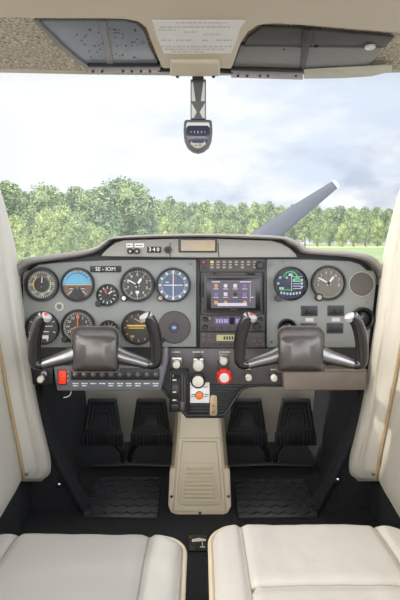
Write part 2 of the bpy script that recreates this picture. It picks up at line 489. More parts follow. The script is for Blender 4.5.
m = MB(); p = R(370,46,.008); m.lathe([(.008,0),(.008,-.003),(.006,-.0045),(.003,-.0045),(.0025,-.003)], p, (0,0,1), 20); m.build('snap_button', 'white', t, 'round white snap button')
screws(t, [R(x, y, .0088) for x, y in ((284,48),(316,46))], .0025, 'black')
m = MB(); rplate(m, [(231,71),(303,73),(303,80),(231,78)], .002, .008, .0015); rl = m.build('hinge_rail', 'rail', t, 'pale metal hinge rail with screws')
m = MB(); rplate(m, [(231,69.5),(303,71.5),(303,73.2),(231,71.2)], .0015, .009, .001); m.build('rail_edge', 'black', rl)
screws(rl, [R(x, 75.5, .0018) for x in (238,247,260,268,296)], .0022, 'dark_grey')
# translucent strip of tinted screen edge right of the visor rail
t = thing('tint_strip', 'pale green tinted strip along the top edge of the windscreen, beside the visor rail', 'tint strip', R(350,74,.004))
m = MB(); rplate(m, [(304,70.5),(392,66),(392,71.5),(372,76.5),(340,78.5),(304,79)], .003, .003, .001); m.build('strip', 'edge_band', t)

# mounting block on the middle of the roof edge
t = thing('visor_bracket', 'cream mounting block between the two sun visors, above the compass', 'bracket', R(195,72,-.002))
m = MB(); rplate(m, [(170,63),(220,63),(220,77),(170,77)], -.006, .020, .004, 3); m.build('block', 'cream_tan', t)
m = MB(); m.tube([R(158,69.5,.006), R(171,69.5,.006)], .004, 10); m.build('rod', 'black', t)
m = MB(); m.tube([R(219,70.5,.005), R(233,71.5,.005)], .004, 10); m.build('rod', 'black', t)
screws(t, [R(177.5,76.3,-.006), R(213.5,76.3,-.006)], .003, 'dark_grey')

# paper placard
t = thing('ceiling_placard', 'white placard covered in faint print, on the cream ceiling above the compass', 'placard', R(198,36,-.001))
m = MB(); rplate(m, [(152,20.5),(246,20.5),(240,29),(236,42),(231,53.5),(164,53.5),(158,40)], -.0012, .001); m.build('sheet', 'white', t)
m = MB()
def words(mb, x0, x1, y, h, proj, seed, gap=1.4):
    r = random.Random(seed); x = x0
    ev = (0,-.0003,0) if abs(proj(0,300).y-proj(0,500).y) < 1e-6 else (0,0,.0003 if proj(0,300).z < FLOOR+.1 else -.0003)
    while x < x1:
        w_ = min(r.uniform(2,6), x1-x)
        mb.prism([proj(a, b) for a, b in ((x,y),(x+w_,y),(x+w_,y+h),(x,y+h))], ev); x += w_+gap
pj = lambda x, y: R(x, y, -.0013)
words(m, 176,228,22.3,.8,pj,1)
words(m, 160,230,26.5,1,pj,2); words(m, 158,176,29.5,.8,pj,3); words(m, 184,198,31.5,1,pj,4); words(m, 203,222,34,.8,pj,5)
for k, (a, b) in enumerate(((161,171),(176,192),(202,208),(216,232))): words(m, a, b, 39.8, 1.1, pj, 20+k)
words(m, 161,232,46,1,pj,8); words(m, 165,224,48.8,.9,pj,9); words(m, 172,206,51.3,.8,pj,10)
m.build('print', 'placard_print', t, fix=False)

# magnetic compass hanging from the roof edge
YC = .925
def pc(x, y, d=0): return P(x, y, YC+d)
t = thing('magnetic_compass', 'grey shield-shaped compass hanging on a strut in front of the windscreen', 'compass', pc(198,150))
m = MB(); m.prism([pc(190.5,79), pc(206,79), pc(206,119), pc(190.5,119)], (0,.012,0), .0015); st = m.build('strut', 'compass_body', t)
m = MB()
for s in (-1, 1):
    for (a, b) in (((6.2,82),(6.2,98)),):
        m.prism([pc(198.2+s*6.6,82,-.0012), pc(198.2+s*6.6,101,-.0012), pc(198.2+s*2.6,101,-.0012), pc(198.2+s*5.2,82,-.0012)], (0,.001,0))
    m.prism([pc(198.2+s*6.6,103,-.0012), pc(198.2+s*6.6,118,-.0012), pc(198.2+s*4.4,118,-.0012), pc(198.2+s*1.5,112,-.0012)], (0,.001,0))
m.build('strut_facing', 'white', st, 'pale wedges either side of the dark strut')
m = MB(); m.box(pc(198,78), (.02,.014,.008), .002); m.build('strut_foot', 'dark_grey', st)
sh = [(184,121),(186,119.5),(210,119.5),(212,121),(212.6,131),(212,138),(209,144.5),(204,148.6),(198,150.3),(192,148.6),(187,144.5),(184,138),(183.4,131)]
m = MB(); m.prism([pc(*p) for p in sh], (0,.042,0), .004, 3, 35); m.build('case', 'compass_body', t)
m = MB(); m.prism([pc(x*.8+198*.2, y*.72+133*.28+1, -.0008) for x, y in sh], (0,.002,0), .0008); m.build('card_window', 'compass_glass', t)
m = MB(); m.prism([pc(186.5,124,-.001), pc(187.5,122.3,-.001), pc(208.5,122.3,-.001), pc(209.5,124,-.001), pc(210,128,-.001), pc(207.5,125.6,-.001), pc(188.5,125.6,-.001), pc(186,128,-.001)], (0,.001,0)); m.build('placard', 'white', t)
m = MB(); m.prism([pc(191,141,-.0014), pc(193,143,-.0014), pc(203,143,-.0014), pc(205,141,-.0014), pc(206,144,-.0014), pc(201,147.5,-.0014), pc(198,148.3,-.0014), pc(195,147.5,-.0014), pc(190.5,144,-.0014)], (0,.001,0)); m.build('correction_card', 'ivory', t)
m = MB()
for k, (x, a) in enumerate(((191,2),(194.5,4),(198,5),(201.5,4),(205,2))): m.box(pc(x,132,-.0012), (.0018,.0006,.0018*a/2))
m.box(pc(198,137,-.0012), (.026,.0006,.001)); m.build('card_marking', 'print_grey', t)
m = MB()
for s in (-1, 1): m.box(pc(198+s*2,145.4,-.002), (.004,.0006,.0012))
m.box(pc(200,144,-.002), (.004,.0006,.001)); m.build('emblem', 'dark_grey', t)

# ================================================================== PROPELLER AND COWLING
YB = 2.6
hub = Vector((0, YB, ZC-.196))
t = thing('propeller', 'dark grey propeller blade pointing up to the right beyond the windscreen', 'propeller', hub)
tip = P(336.5,183.5,YB); root = hub
d = (tip-root).normalized(); L = (tip-root).length
nrm = Vector((0,1,0)); side_ = d.cross(nrm).normalized()
def blade(sg):
    m = MB(); rings = []
    st_ = [(.05,.036,.030,0),(.12,.040,.024,.0),(.25,.049,.016,.0),(.48,.050,.011,0),(.65,.043,.009,0),(.8,.034,.007,0),(.92,.026,.005,0),(.985,.0215,.004,0),(1.0,.018,.003,0)]
    for tt, hw, th, _ in st_:
        c0 = root+d*sg*L*tt; r = []
        tw = math.radians(28-18*tt)
        for k in range(16):
            a = 2*PI*k/16; u = math.cos(a)*hw/math.cos(tw); v = math.sin(a)*th*(1.1+.5*math.cos(a))
            r.append(c0+side_*(u*math.cos(tw)-v*math.sin(tw))*1+nrm*(u*math.sin(tw)*.6+v*math.cos(tw)))
        rings.append(r)
    m.loft(rings); b = m.build('blade', 'blade', t, smooth=60)
    m = MB(); rings = []
    for tt, hw, th in ((.988,.0222,.0048),(1.004,.0185,.004)):
        c0 = root+d*sg*L*tt; tw = math.radians(28-18*tt)
        rings.append([c0+side_*(math.cos(2*PI*k/16)*hw/math.cos(tw)*math.cos(tw))+nrm*(math.cos(2*PI*k/16)*hw*math.tan(tw)*.6+math.sin(2*PI*k/16)*th*1.4) for k in range(16)])
    m.loft(rings); m.build('painted_tip', 'blade_tip', b, 'pale painted tip')
blade(1); blade(-1)
m = MB(); m.lathe([(.10,-.05),(.12,0),(.125,.06),(.10,.16),(.05,.24),(.01,.27)], root, (0,1,0), 32); m.build('spinner', 'cowl', t)
m = MB(); rings = []
for y, hw, zt, zb in ((1.84,.47,-.10,-.72),(2.1,.44,-.10,-.66),(2.35,.36,-.10,-.50),(2.50,.28,-.11,-.40),(2.53,.24,-.13,-.36)):
    rings.append([Vector((hw*math.copysign(abs(math.cos(a))**.6, math.cos(a)), y, ZC+(zt+zb)/2+(zt-zb)/2*math.copysign(abs(math.sin(a))**.6, math.sin(a)))) for a in [2*PI*k/32 for k in range(32)]])
m.loft(rings); struct(m, 'engine_cowling', 'cowl', smooth=40)

# ================================================================== TREES
def leaf_mat(name, a, b_, c_):
    m = ramp_mat(name, [(.32,a),(.5,b_),(.68,c_)], 14, .8, 0, 5)
    b = m.node_tree.nodes['Principled BSDF']; b.inputs['Specular IOR Level'].default_value = .2
    b.inputs['Subsurface Weight'].default_value = 0
leaf_mat('leaf_dark', (70,82,58),(104,118,84),(144,156,116))
leaf_mat('leaf_mid', (80,94,60),(118,132,88),(158,168,120))
leaf_mat('leaf_light', (98,112,66),(138,150,92),(180,186,130))
def crown_mesh(seed, mname, n_lumps=13, leaves=7000, leaf=.038, base=.14, slim=1.0):
    """a unit-tall broadleaf crown: overlapping lumps clothed in leaf sprays"""
    r = random.Random(seed); m = MB(); lumps = []
    for k in range(n_lumps):
        h = base+.10+(.76-base)*k/(n_lumps-1)
        w_ = (.30*math.sin(PI*min(1,(h-base+.12)/(1.06-base)))**.7)*slim
        a = k*2.4+r.uniform(-.5,.5); rr = w_*r.uniform(.35,.8) if k < n_lumps-1 else .02
        lumps.append((Vector((rr*math.cos(a), rr*math.sin(a), h+r.uniform(-.03,.03))), r.uniform(.11,.19)*slim**.5*(1 if k < n_lumps-1 else .75)))
    for c0, rad in lumps:
        t_ = bmesh.new(); bmesh.ops.create_icosphere(t_, subdivisions=2, radius=rad*.56)
        for v in t_.verts: v.co *= 1+.5*noise.noise(v.co*14+Vector((seed,0,0)))
        m._merge(t_, Matrix.Translation(c0))
    t_ = bmesh.new()
    for k in range(leaves):
        c0, rad = r.choice(lumps)
        dd = Vector((r.gauss(0,1), r.gauss(0,1), r.gauss(.15,1))).normalized()
        p = c0+dd*rad*(.72+.5*r.random()**1.3+.22*noise.noise((c0+dd*rad)*13))
        u = Vector((r.gauss(0,1), r.gauss(0,1), r.gauss(0,.6))).normalized(); v = u.cross((dd+Vector((r.gauss(0,.5), r.gauss(0,.5), r.gauss(0,.5)))).normalized())
        if v.length < .1: continue
        v.normalize(); s_ = leaf*r.uniform(.5,1.1)
        q = [p+u*s_*.6, p+v*s_*.35, p-u*s_*.6, p-v*s_*.35]
        t_.faces.new([t_.verts.new(x) for x in q])
    m._merge(t_)
    me = m.build('foliage', mname, smooth=0, fix=False)
    for v in me.data.vertices: v.co += WLOC[me.name]
    d_ = me.data; bpy.data.objects.remove(me); return d_
def trunk_mesh():
    m = MB(); m.tube([(0,0,0),(.004,.002,.2),(-.006,.004,.45),(.01,0,.7)], [.024,.018,.013,.006], 8)
    o = m.build('trunk', 'bark'); d_ = o.data
    for v in d_.vertices: v.co += WLOC[o.name]
    bpy.data.objects.remove(o); return d_
CR = {'dark': [crown_mesh(s, 'leaf_dark') for s in (1,2,3)], 'mid': [crown_mesh(s, 'leaf_mid') for s in (4,5,6)],
      'light': [crown_mesh(s, 'leaf_light', base=.05) for s in (7,8,9)], 'slim': [crown_mesh(s, 'leaf_dark', slim=.62) for s in (10,11)],
      'bush': [crown_mesh(s, 'leaf_light', 7, 3600, .052, -.02, 1.5) for s in (12,13)]}
TR = trunk_mesh()
trnd = random.Random(11)
def tree(kind, px, top, Y, label, group, wide=1.0, name='broadleaf_tree'):
    h = ZC+(HY-top)*Y/F
    t = thing(name, label, 'shrub' if kind == 'bush' else 'tree', ((px-200)*Y/F, Y, 0), group)
    t.rotation_euler.z = trnd.uniform(0, 6.28)
    for nm, me in (('foliage', trnd.choice(CR[kind])), ('trunk', TR)):
        o = bpy.data.objects.new(nm, me); C.objects.link(o); o.parent = t
        o.scale = (h*wide, h*wide, h); WLOC[o.name] = WLOC[t.name]
ORD = 'first second third fourth fifth sixth seventh eighth ninth tenth eleventh twelfth thirteenth fourteenth fifteenth sixteenth seventeenth eighteenth nineteenth twentieth'.split()
def row(kinds, pts, Y, tail, group, wide=1.0, name='broadleaf_tree', ks=(.86,.95,1.04,1.13), jit=.005):
    for i, (px, top) in enumerate(pts):
        n_ = ORD[i] if i < 20 else 'twenty-'+ORD[i-20]
        tree(kinds[i % len(kinds)], px, top, Y*ks[(i*3) % len(ks)]*(1+trnd.uniform(-jit, jit)), f'{n_} {tail}', group, wide, name)
row(['dark','mid','slim'], [(-6,186),(6,180),(22,188),(33,191),(46,184),(60,190),(74,186),(90,189),(103,183),(119,178),(133,181),(146,192)], 130,
    'from the left of the tall dark trees behind the young trees', 'tall dark trees on the left', 1.0)
row(['light','mid','light'], [(14,215),(31,208),(47,211),(62,206),(77,214),(88,222),(100,227),(113,232)], 84,
    'from the left of the light green young trees before the tall wood', 'light green young trees on the left', 1.0)
row(['bush'], [(14,229),(26,233),(40,238),(54,243)], 46, 'from the left of the yellow-green bushes nearest the windscreen', 'yellow-green bushes on the left', .8, 'bush', (.8,1.1,.95,1.25))
row(['mid','dark'], [(158,199),(170,197),(182,201),(194,203),(206,200),(219,201),(231,204),(243,203),(256,201),(269,202),(281,205),(293,205),(305,207),(317,206),(329,207),(341,205),(353,206),(365,207),(377,206),(389,208),(401,207)], 265,
    'from the left of the distant tall trees closing the field', 'distant tall trees', .82, 'broadleaf_tree', (.93,1.0,1.07,1.14))
row(['mid','light','mid'], [(152,214),(165,217),(179,219),(193,217),(208,220),(223,218),(238,221),(253,219),(318,222),(330,219),(342,223),(354,220),(366,222),(378,219),(390,223),(402,221)], 240,
    'from the left of the lower trees in front of the distant wood', 'lower trees before the distant wood', .8, 'broadleaf_tree', (.82,.86,.90,.94))
# ================================================================== INSTRUMENT PANEL
S = YP/F       # metres per pixel on the panel
# glareshield
t = thing('glareshield', 'padded grey brown glareshield along the top of the instrument panel', 'glareshield', P(200,250,YP))
top = [(12,286),(13,276),(16.5,266.5),(18.5,262),(24,258.5),(40,256),(80,250.5),(96,246.5),(104,241),(114,237),(140,234.8),(200,233.5),(260,234.8),(284,236.6),(297,240.5),(305,246.5),(316,249),(345,251),(366,254),(376,258),(380.5,263),(384,272),(385.5,286)]
low = [(383,286),(382,277),(379,270),(372,264),(362,259.5),(340,256.5),(305,253.5),(298,248),(287,242.4),(276,239.4),(200,237),(118,239),(107,243.6),(98,250.5),(82,256),(42,262),(28,265),(20,270),(17.3,277),(16.3,286)]
def resample(pl, n_):
    pl = smooth_path([Vector((x, y, 0)) for x, y in pl], 5); L_ = [0]
    for a, b in zip(pl, pl[1:]): L_.append(L_[-1]+(b-a).length)
    out = []; j = 0
    for k in range(n_):
        s_ = L_[-1]*k/(n_-1)
        while j < len(L_)-2 and L_[j+1] < s_: j += 1
        out.append(pl[j].lerp(pl[j+1], (s_-L_[j])/max(1e-9, L_[j+1]-L_[j])))
    return out
tp_ = resample(top, 90); lw_ = resample(low[::-1], 90); m = MB(); secs = []
for a, b in zip(tp_, lw_):
    A = P(a.x, a.y, YP-.022); B = P(b.x, b.y, YP-.022); r = [B+Vector((0,.40,0)), B+Vector((0,.006,0))]
    for k in range(1, 8):
        w_ = PI*k/8; r.append(B.lerp(A, .5-.5*math.cos(w_))+Vector((0,.006-.010*math.sin(w_),0)))
    secs.append(r+[A+Vector((0,.006,0)), A+Vector((0,.40,0))])
m.loft(secs); m.build('pad', 'pad', t, smooth=60)
m = MB(); m.pprism([(18,270),(24,263),(42,259),(82,255),(98,251),(106,243.5),(118,239.5),(200,236.5),(278,239),(290,242),(300,250),(308,252.5),(345,255),(364,257.5),(375,262),(380,270)], YP+.03, .20); m.build('under_pad', 'black', t)

# panel: black carrier, grey flight panels, fascia above
t = thing('instrument_panel', 'grey metal instrument panel spanning the cockpit under the glareshield', 'instrument panel', P(200,300,YP)); PANEL = t
m = MB(); m.pprism([(22.5,279),(24,274),(32,271.5),(38,266),(60,262.5),(98,255.5),(300,257.5),(345,261),(360,265),(367,271.5),(375.5,272.5),(376,279),(371,340),(367,372),(305,374),(300,386),(160,386),(150,380),(30,380),(24,340)], YP+.012, .012); m.build('carrier', 'black', t)
m = MB(); m.pprism([(24,345),(22.8,300),(22.6,276),(24,272),(30,270.5),(38,264.8),(60,262.4),(110,260),(196.5,259.5),(196.5,347),(27,347.5)], YP, .008, .0018); m.build('panel_plate', 'panel_grey', t)
m = MB(); m.pprism([(266.5,259),(310,259.5),(350,261.2),(360,264.3),(367,270.5),(374.5,271.5),(376,277),(376,286),(371.5,322),(368.5,347.5),(266.5,347.5)], YP, .008, .0018); m.build('panel_plate', 'panel_grey', t)
m = MB(); m.pprism([(101.5,256.5),(102,254.5),(107,249),(115,243),(124,240.2),(200,238.2),(271,240.8),(281,243.4),(290,248.4),(296,254.5),(297,257.5),(200,257.8)], YP-.012, .016, .0015); m.build('fascia', 'fascia_grey', t)
m = MB()
for a, b in (((101.5,256.5),(200,257.8)),((200,257.8),(297,257.5)),((170,243),(170,257)),((218,243),(219,257))): m.tube([P(a[0],a[1],YP-.0122), P(b[0],b[1],YP-.0122)], .0012, 6)
m.build('fascia_edging', 'dark_grey', t)
def screw_at(par, px, py, Y, r=2.0, mm_='brushed'):
    m = MB(); m.lathe([(r*S,0),(r*S,-.001),(r*S*.6,-.002)], P(px,py,Y), (0,1,0), 14); m.build('screw', mm_, par)
for x, y in ((283,261.5),(367,302),(30,344),(191,264),(271,264),(271,342)): screw_at(t, x, y, YP, 1.1)
m = MB(); m.lathe([(4.4*S,0),(4.4*S,-.003),(3.4*S,-.004),(3.0*S,-.002)], P(59.5,306.5,YP), (0,1,0), 24); m.build('lock_ring', 'print_grey', t)
m = MB(); m.lathe([(2.6*S,-.0015),(2.6*S,-.003)], P(59.5,306.5,YP), (0,1,0), 20); m.box(P(60.2,306,YP)+Vector((0,-.0035,0)), (.0016,.0012,.003)); m.build('lock_face', 'dial_grey', t)

# registration placard
t = thing('registration_placard', 'black placard reading SE-IOM above the small suction gauge', 'placard', P(105.5,272,YP))
m = MB(); m.prect(90,266,121,272.2,YP-.003,.003,.0005); m.build('plate', 'black', t)
m = MB(); m.text('SE - IOM', .0125, P(105.5,269.2,YP-.0034)); m.build('lettering', 'mark_white', t, smooth=0, fix=False)

# ---- gauges
def gauge(name, label, px, py, r, face='dial_dark', bez='bezel', group='round instruments on the flight panel', rim=.86, glass=True, depth=.010, cat='gauge'):
    o = P(px, py, YP); R_ = r*S
    t = thing(name, label, cat, o, group)
    m = MB(); m.lathe([(R_,-.0002),(R_,-depth*.6),(R_*.97,-depth),(R_*(rim+.03),-depth),(R_*rim,-depth*.75),(R_*rim,-.002)], o, (0,1,0), 48, True, False); m.build('bezel', bez, t)
    m = MB(); m.lathe([(R_*rim,-.0018),(R_*rim,-.0026)], o, (0,1,0), 48); d_ = m.build('dial', face, t)
    if glass:
        m = MB(); m.lathe([(R_*rim*.995,-depth*.72),(R_*rim*.995,-depth*.74)], o, (0,1,0), 40); m.build('cover_glass', 'gauge_glass', t)
    return t, o, R_
def ticks(mb, o, R_, n_, r0, r1, w_, d=-.0030, a0=0, a1=360, skip=()):
    for k in range(n_):
        if k in skip: continue
        a = math.radians(a0+(a1-a0)*k/(n_ if abs(a1-a0) == 360 else n_-1))
        rm = (r0+r1)/2*R_
        mb.box(o+Vector((math.sin(a)*rm, d, math.cos(a)*rm)), (w_*R_, .0005, (r1-r0)*R_), R=Matrix.Rotation(a, 3, 'Y'))
def arc(mb, o, R_, r0, r1, a0, a1, d=-.0029, n_=24):
    pts = []
    for k in range(n_+1):
        a = math.radians(a0+(a1-a0)*k/n_); pts.append(o+Vector((math.sin(a)*r1*R_, d, math.cos(a)*r1*R_)))
    for k in range(n_, -1, -1):
        a = math.radians(a0+(a1-a0)*k/n_); pts.append(o+Vector((math.sin(a)*r0*R_, d, math.cos(a)*r0*R_)))
    mb.prism(pts, (0,.0004,0))
def numbers(mb, o, R_, items, rr, size, d=-.0031):
    for s_, a in items:
        a = math.radians(a); mb.text(s_, size*R_, o+Vector((math.sin(a)*rr*R_, d, math.cos(a)*rr*R_)), depth=.0002)
def needle(mb, o, R_, ang, ln, w_, tail=.15, d=-.0040):
    a = math.radians(ang); u = Vector((math.sin(a),0,math.cos(a))); v = Vector((math.cos(a),0,-math.sin(a))); c0 = o+Vector((0,d,0))
    mb.prism([c0-u*tail*R_-v*w_*R_*.6, c0+u*ln*R_*.75-v*w_*R_, c0+u*ln*R_, c0+u*ln*R_*.75+v*w_*R_, c0-u*tail*R_+v*w_*R_*.6], (0,.0006,0))
def hubcap(par, o, R_, r=.1, mm_='black', d=-.0052):
    m = MB(); m.lathe([(r*R_,-.003),(r*R_,d),(r*R_*.5,d-.0005)], o, (0,1,0), 16); m.build('needle_hub', mm_, par)
def gknob(par, px, py, r, mm_='black', ln=.014, cap=None):
    m = MB(); p = P(px, py, YP)
    m.lathe([(r*S*.6,0),(r*S*.6,-.005),(r*S,-.006),(r*S,-ln),(r*S*.85,-ln-.001)], p, (0,1,0), 18)
    k = m.build('knob', mm_, par)
    if cap: m = MB(); m.lathe([(r*S*.6,-ln-.001),(r*S*.5,-ln-.002)], p, (0,1,0), 14); m.build('knob_cap', cap, k)

# 1 airspeed
t, o, R_ = gauge('airspeed_indicator', 'airspeed dial with green arc and ringed scale, top row nearest the pilot door', 42, 284.5, 17.3, 'dial_grey')
m = MB(); arc(m, o, R_, .80, .855, 0, 360, -.0028); m.build('outer_ring', 'dial_black', t)
m = MB(); ticks(m, o, R_, 40, .66, .76, .022); numbers(m, o, R_, [('40',40),('60',85),('80',130),('100',180),('120',225),('140',270),('160',318)], .60, .2); m.build('marking', 'mark_white', t, smooth=0, fix=False)
m = MB(); arc(m, o, R_, .46, .52, 70, 235); m.build('green_arc', 'mark_green', t)
m = MB(); arc(m, o, R_, .46, .52, 235, 320); m.build('yellow_arc', 'mark_yellow', t)
m = MB(); arc(m, o, R_, .52, .55, 40, 190); m.build('white_arc', 'mark_white', t)
m = MB(); m.lathe([(.42*R_,-.0026),(.42*R_,-.0032)], o, (0,1,0), 32); m.build('centre_disc', 'dial_black', t)
m = MB(); needle(m, o, R_, 5, .5, .035); m.build('needle', 'ivory', t); hubcap(t, o, R_)
m = MB(); p = o+Vector((.68*R_,-.009,-.66*R_)); m.lathe([(.11*R_,0),(.11*R_,-.002)], p, (0,1,0), 14); m.build('ring_stop', 'black', t)
# 2 attitude
t, o, R_ = gauge('attitude_indicator', 'artificial horizon with sky blue upper half and brown ground', 77.5, 284.7, 17.3, 'earth_brown')
m = MB(); arc(m, o, R_, 0.001, .855, -92, 88, -.0030, 32); m.build('sky_half', 'sky_blue', t, 'sky blue half')
m = MB(); m.box(o+Vector((0,-.0034,.0)), (1.68*R_,.0005,.035*R_)); m.build('horizon_line', 'mark_yellow', t)
m = MB(); arc(m, o, R_, .66, .70, -62, 62, -.0034, 24); m.build('bank_arc', 'dial_navy', t)
m = MB(); ticks(m, o, R_, 9, .74, .84, .03, -.0034, -60, 60)
for s in (-1, 1): m.box(o+Vector((s*.28*R_,-.0036,-.2*R_)), (.3*R_,.0005,.04*R_), R=Matrix.Rotation(math.radians(s*14), 3, 'Y')); m.box(o+Vector((s*.42*R_,-.0036,-.45*R_)), (.3*R_,.0005,.03*R_), R=Matrix.Rotation(math.radians(s*40), 3, 'Y'))
m.build('marking', 'mark_white', t)
m = MB(); m.prism([o+Vector((x*R_,-.0042,z*R_)) for x, z in ((-.5,-.12),(-.12,-.12),(0,-.3),(.12,-.12),(.5,-.12),(.5,-.19),(.18,-.19),(0,-.42),(-.18,-.19),(-.5,-.19))], (0,.0005,0)); m.build('aircraft_symbol', 'dial_black', t)
m = MB(); arc(m, o, R_, .3, .86, 145, 215, -.0036, 14); m.build('lower_mask', 'black', t)
m = MB(); m.prism([o+Vector((x*R_,-.0045,z*R_)) for x, z in ((-.08,.84),(.08,.84),(0,.68))], (0,.0005,0)); m.build('bank_pointer', 'orange', t)
# 3 suction
t, o, R_ = gauge('suction_gauge', 'small black gauge with a red and a white needle under the registration placard', 107.5, 295, 11.2, 'dial_black')
m = MB(); ticks(m, o, R_, 12, .56, .78, .06); m.build('marking', 'mark_white', t)
m = MB(); needle(m, o, R_, -22, .66, .07); m.build('red_needle', 'mark_red', t)
m = MB(); needle(m, o, R_, 48, .62, .06); m.build('white_needle', 'mark_white', t); hubcap(t, o, R_, .16)
gknob(t, 99.3, 303.2, 3.2)
# 4 altimeter
t, o, R_ = gauge('altimeter', 'altimeter with white numerals from 0 to 9, top row right of the suction gauge', 137.5, 284.7, 17.6, 'dial_dark')
m = MB(); ticks(m, o, R_, 50, .74, .83, .016); ticks(m, o, R_, 10, .68, .83, .035); numbers(m, o, R_, [(str(k), k*36) for k in range(10)], .56, .24); m.build('marking', 'mark_white', t, smooth=0, fix=False)
m = MB(); needle(m, o, R_, -62, .68, .035); m.build('long_needle', 'white', t)
m = MB(); needle(m, o, R_, 32, .46, .07); m.build('short_needle', 'white', t); hubcap(t, o, R_)
m = MB(); m.prism([o+Vector((x*R_,-.0034,z*R_)) for x, z in ((-.1,-.34),(.1,-.34),(.1,-.46),(0,-.56),(-.1,-.46))], (0,.0005,0)); m.build('setting_window', 'mark_white', t)
gknob(t, 124.8, 297.5, 3.4, 'black', .016, 'white')
# 5 direction / course
t, o, R_ = gauge('course_indicator', 'blue grey course dial with a white cross, top row nearest the radios', 173.3, 285, 17.6, 'dial_navy', rim=.88)
m = MB(); arc(m, o, R_, .62, .87, 0, 360, -.0030, 48); m.build('card_ring', 'dial_blue', t)
m = MB(); ticks(m, o, R_, 12, .68, .82, .11, -.0033); ticks(m, o, R_, 36, .64, .68, .03, -.0033); m.build('marking', 'mark_white', t)
m = MB(); m.box(o+Vector((0,-.0040,0)), (.045*R_,.0006,1.3*R_)); m.box(o+Vector((0,-.0040,.0)), (1.1*R_,.0006,.045*R_)); m.build('deviation_bars', 'white', t)
m = MB(); m.box(o+Vector((.12*R_,-.0034,.34*R_)), (.06*R_,.0005,.18*R_)); m.build('flag', 'mark_red', t)
m = MB(); m.box(o+Vector((-.34*R_,-.0034,.16*R_)), (.2*R_,.0005,.08*R_)); m.box(o+Vector((0,-.0088,-.955*R_)), (.4*R_,.0008,.07*R_)); m.build('plate', 'print_grey', t)
gknob(t, 160.8, 297.5, 3.4, 'dark_grey', .016, 'tan_plate')
# 8 turn coordinator
t, o, R_ = gauge('turn_coordinator', 'dark turn indicator behind the outer grip of the pilot yoke', 42.5, 328, 17, 'dial_dark')
m = MB(); m.box(o+Vector((.12*R_,-.0034,.12*R_)), (1.0*R_,.0005,.045*R_)); m.box(o+Vector((.1*R_,-.0034,.28*R_)), (.22*R_,.0005,.1*R_)); m.box(o+Vector((.2*R_,-.0034,-.52*R_)), (.36*R_,.0005,.2*R_))
ticks(m, o, R_, 6, .68, .82, .05, -.0030, 60, 300); m.box(o+Vector((.1*R_,-.0034,-.2*R_)), (.6*R_,.0005,.05*R_)); m.build('marking', 'mark_white', t)
m = MB(); arc(m, o, R_, .52, .70, 130, 230, -.0031, 14); m.build('slip_tube', 'dial_black', t)
# 9 heading indicator
t, o, R_ = gauge('heading_indicator', 'brown compass-card dial with an orange lubber line behind the pilot yoke', 78, 326.5, 17.3, 'dial_dark')
m = MB(); arc(m, o, R_, .74, .85, 0, 360, -.0028, 40); m.build('card_ring', 'dial_grey', t)
m = MB(); ticks(m, o, R_, 36, .70, .80, .022); numbers(m, o, R_, [('N',0),('3',30),('6',60),('E',90),('12',120),('15',150),('S',180),('21',210),('24',240),('W',270),('30',300),('33',330)], .57, .22); m.build('marking', 'mark_white', t, smooth=0, fix=False)
m = MB(); needle(m, o, R_, 0, .82, .05, -.42); m.box(o+Vector((0,-.0045,.15*R_)), (.06*R_,.0006,.6*R_)); m.build('lubber_line', 'orange', t)
m = MB()
for s in (-1, 1): m.box(o+Vector((s*.24*R_,-.0044,-.08*R_)), (.42*R_,.0006,.06*R_), R=Matrix.Rotation(math.radians(s*24), 3, 'Y'))
m.build('aircraft_symbol', 'mark_tan', t)
gknob(t, 66, 338.5, 3.2)
# 10 small gauge behind yoke
t, o, R_ = gauge('fuel_gauge', 'small black gauge peeking over the top of the pilot yoke hub', 108.5, 330, 10, 'dial_black')
m = MB(); ticks(m, o, R_, 9, .6, .8, .05, -.0030, -120, 120); m.build('marking', 'mark_white', t)
m = MB(); needle(m, o, R_, 12, .6, .06); m.build('needle', 'ivory', t); hubcap(t, o, R_, .16)
# 11 glide slope
t, o, R_ = gauge('deviation_indicator', 'dark dial with yellow cross bar behind the inner grip of the pilot yoke', 138.5, 327.5, 17.3, 'dial_dark')
m = MB(); m.box(o+Vector((-.1*R_,-.0036,.12*R_)), (1.1*R_,.0006,.09*R_)); m.box(o+Vector((-.1*R_,-.0036,-.02*R_)), (.9*R_,.0006,.05*R_)); m.build('glide_bar', 'mark_yellow', t)
m = MB(); ticks(m, o, R_, 12, .68, .82, .05); m.box(o+Vector((-.35*R_,-.0032,-.5*R_)), (.22*R_,.0005,.12*R_)); m.box(o+Vector((0,-.0034,.4*R_)), (.5*R_,.0005,.05*R_), R=Matrix.Rotation(.5, 3, 'Y')); m.build('marking', 'mark_tan', t)
# 12 loudspeaker style cover
t = thing('cabin_speaker', 'plain brown black disc with a blue emblem in the middle, left of the radios', 'cover disc', P(174.3,327,YP))
o = P(174.3, 327, YP); m = MB(); m.lathe([(16.2*S,0),(16.2*S,-.004),(15.4*S,-.006),(5.2*S,-.0068),(5.0*S,-.006)], o, (0,1,0), 48); m.build('disc', 'speaker', t)
m = MB(); m.lathe([(4.6*S,-.006),(4.6*S,-.0078),(3.6*S,-.008)], o, (0,1,0), 24); m.build('boss', 'dark_grey', t)
m = MB(); m.lathe([(3.0*S,-.0078),(3.0*S,-.0086)], o, (0,1,0), 20); e_ = m.build('emblem', 'emblem_blue', t, 'blue emblem')
m = MB(); m.box(o+Vector((0,-.0088,.001)), (3.6*S,.0004,.7*S)); m.box(o+Vector((0,-.0088,-.0015)), (3.0*S,.0004,.6*S)); m.build('emblem_bars', 'print_grey', e_)
gknob(t, 162.6, 339.5, 2.8, 'black', .01)
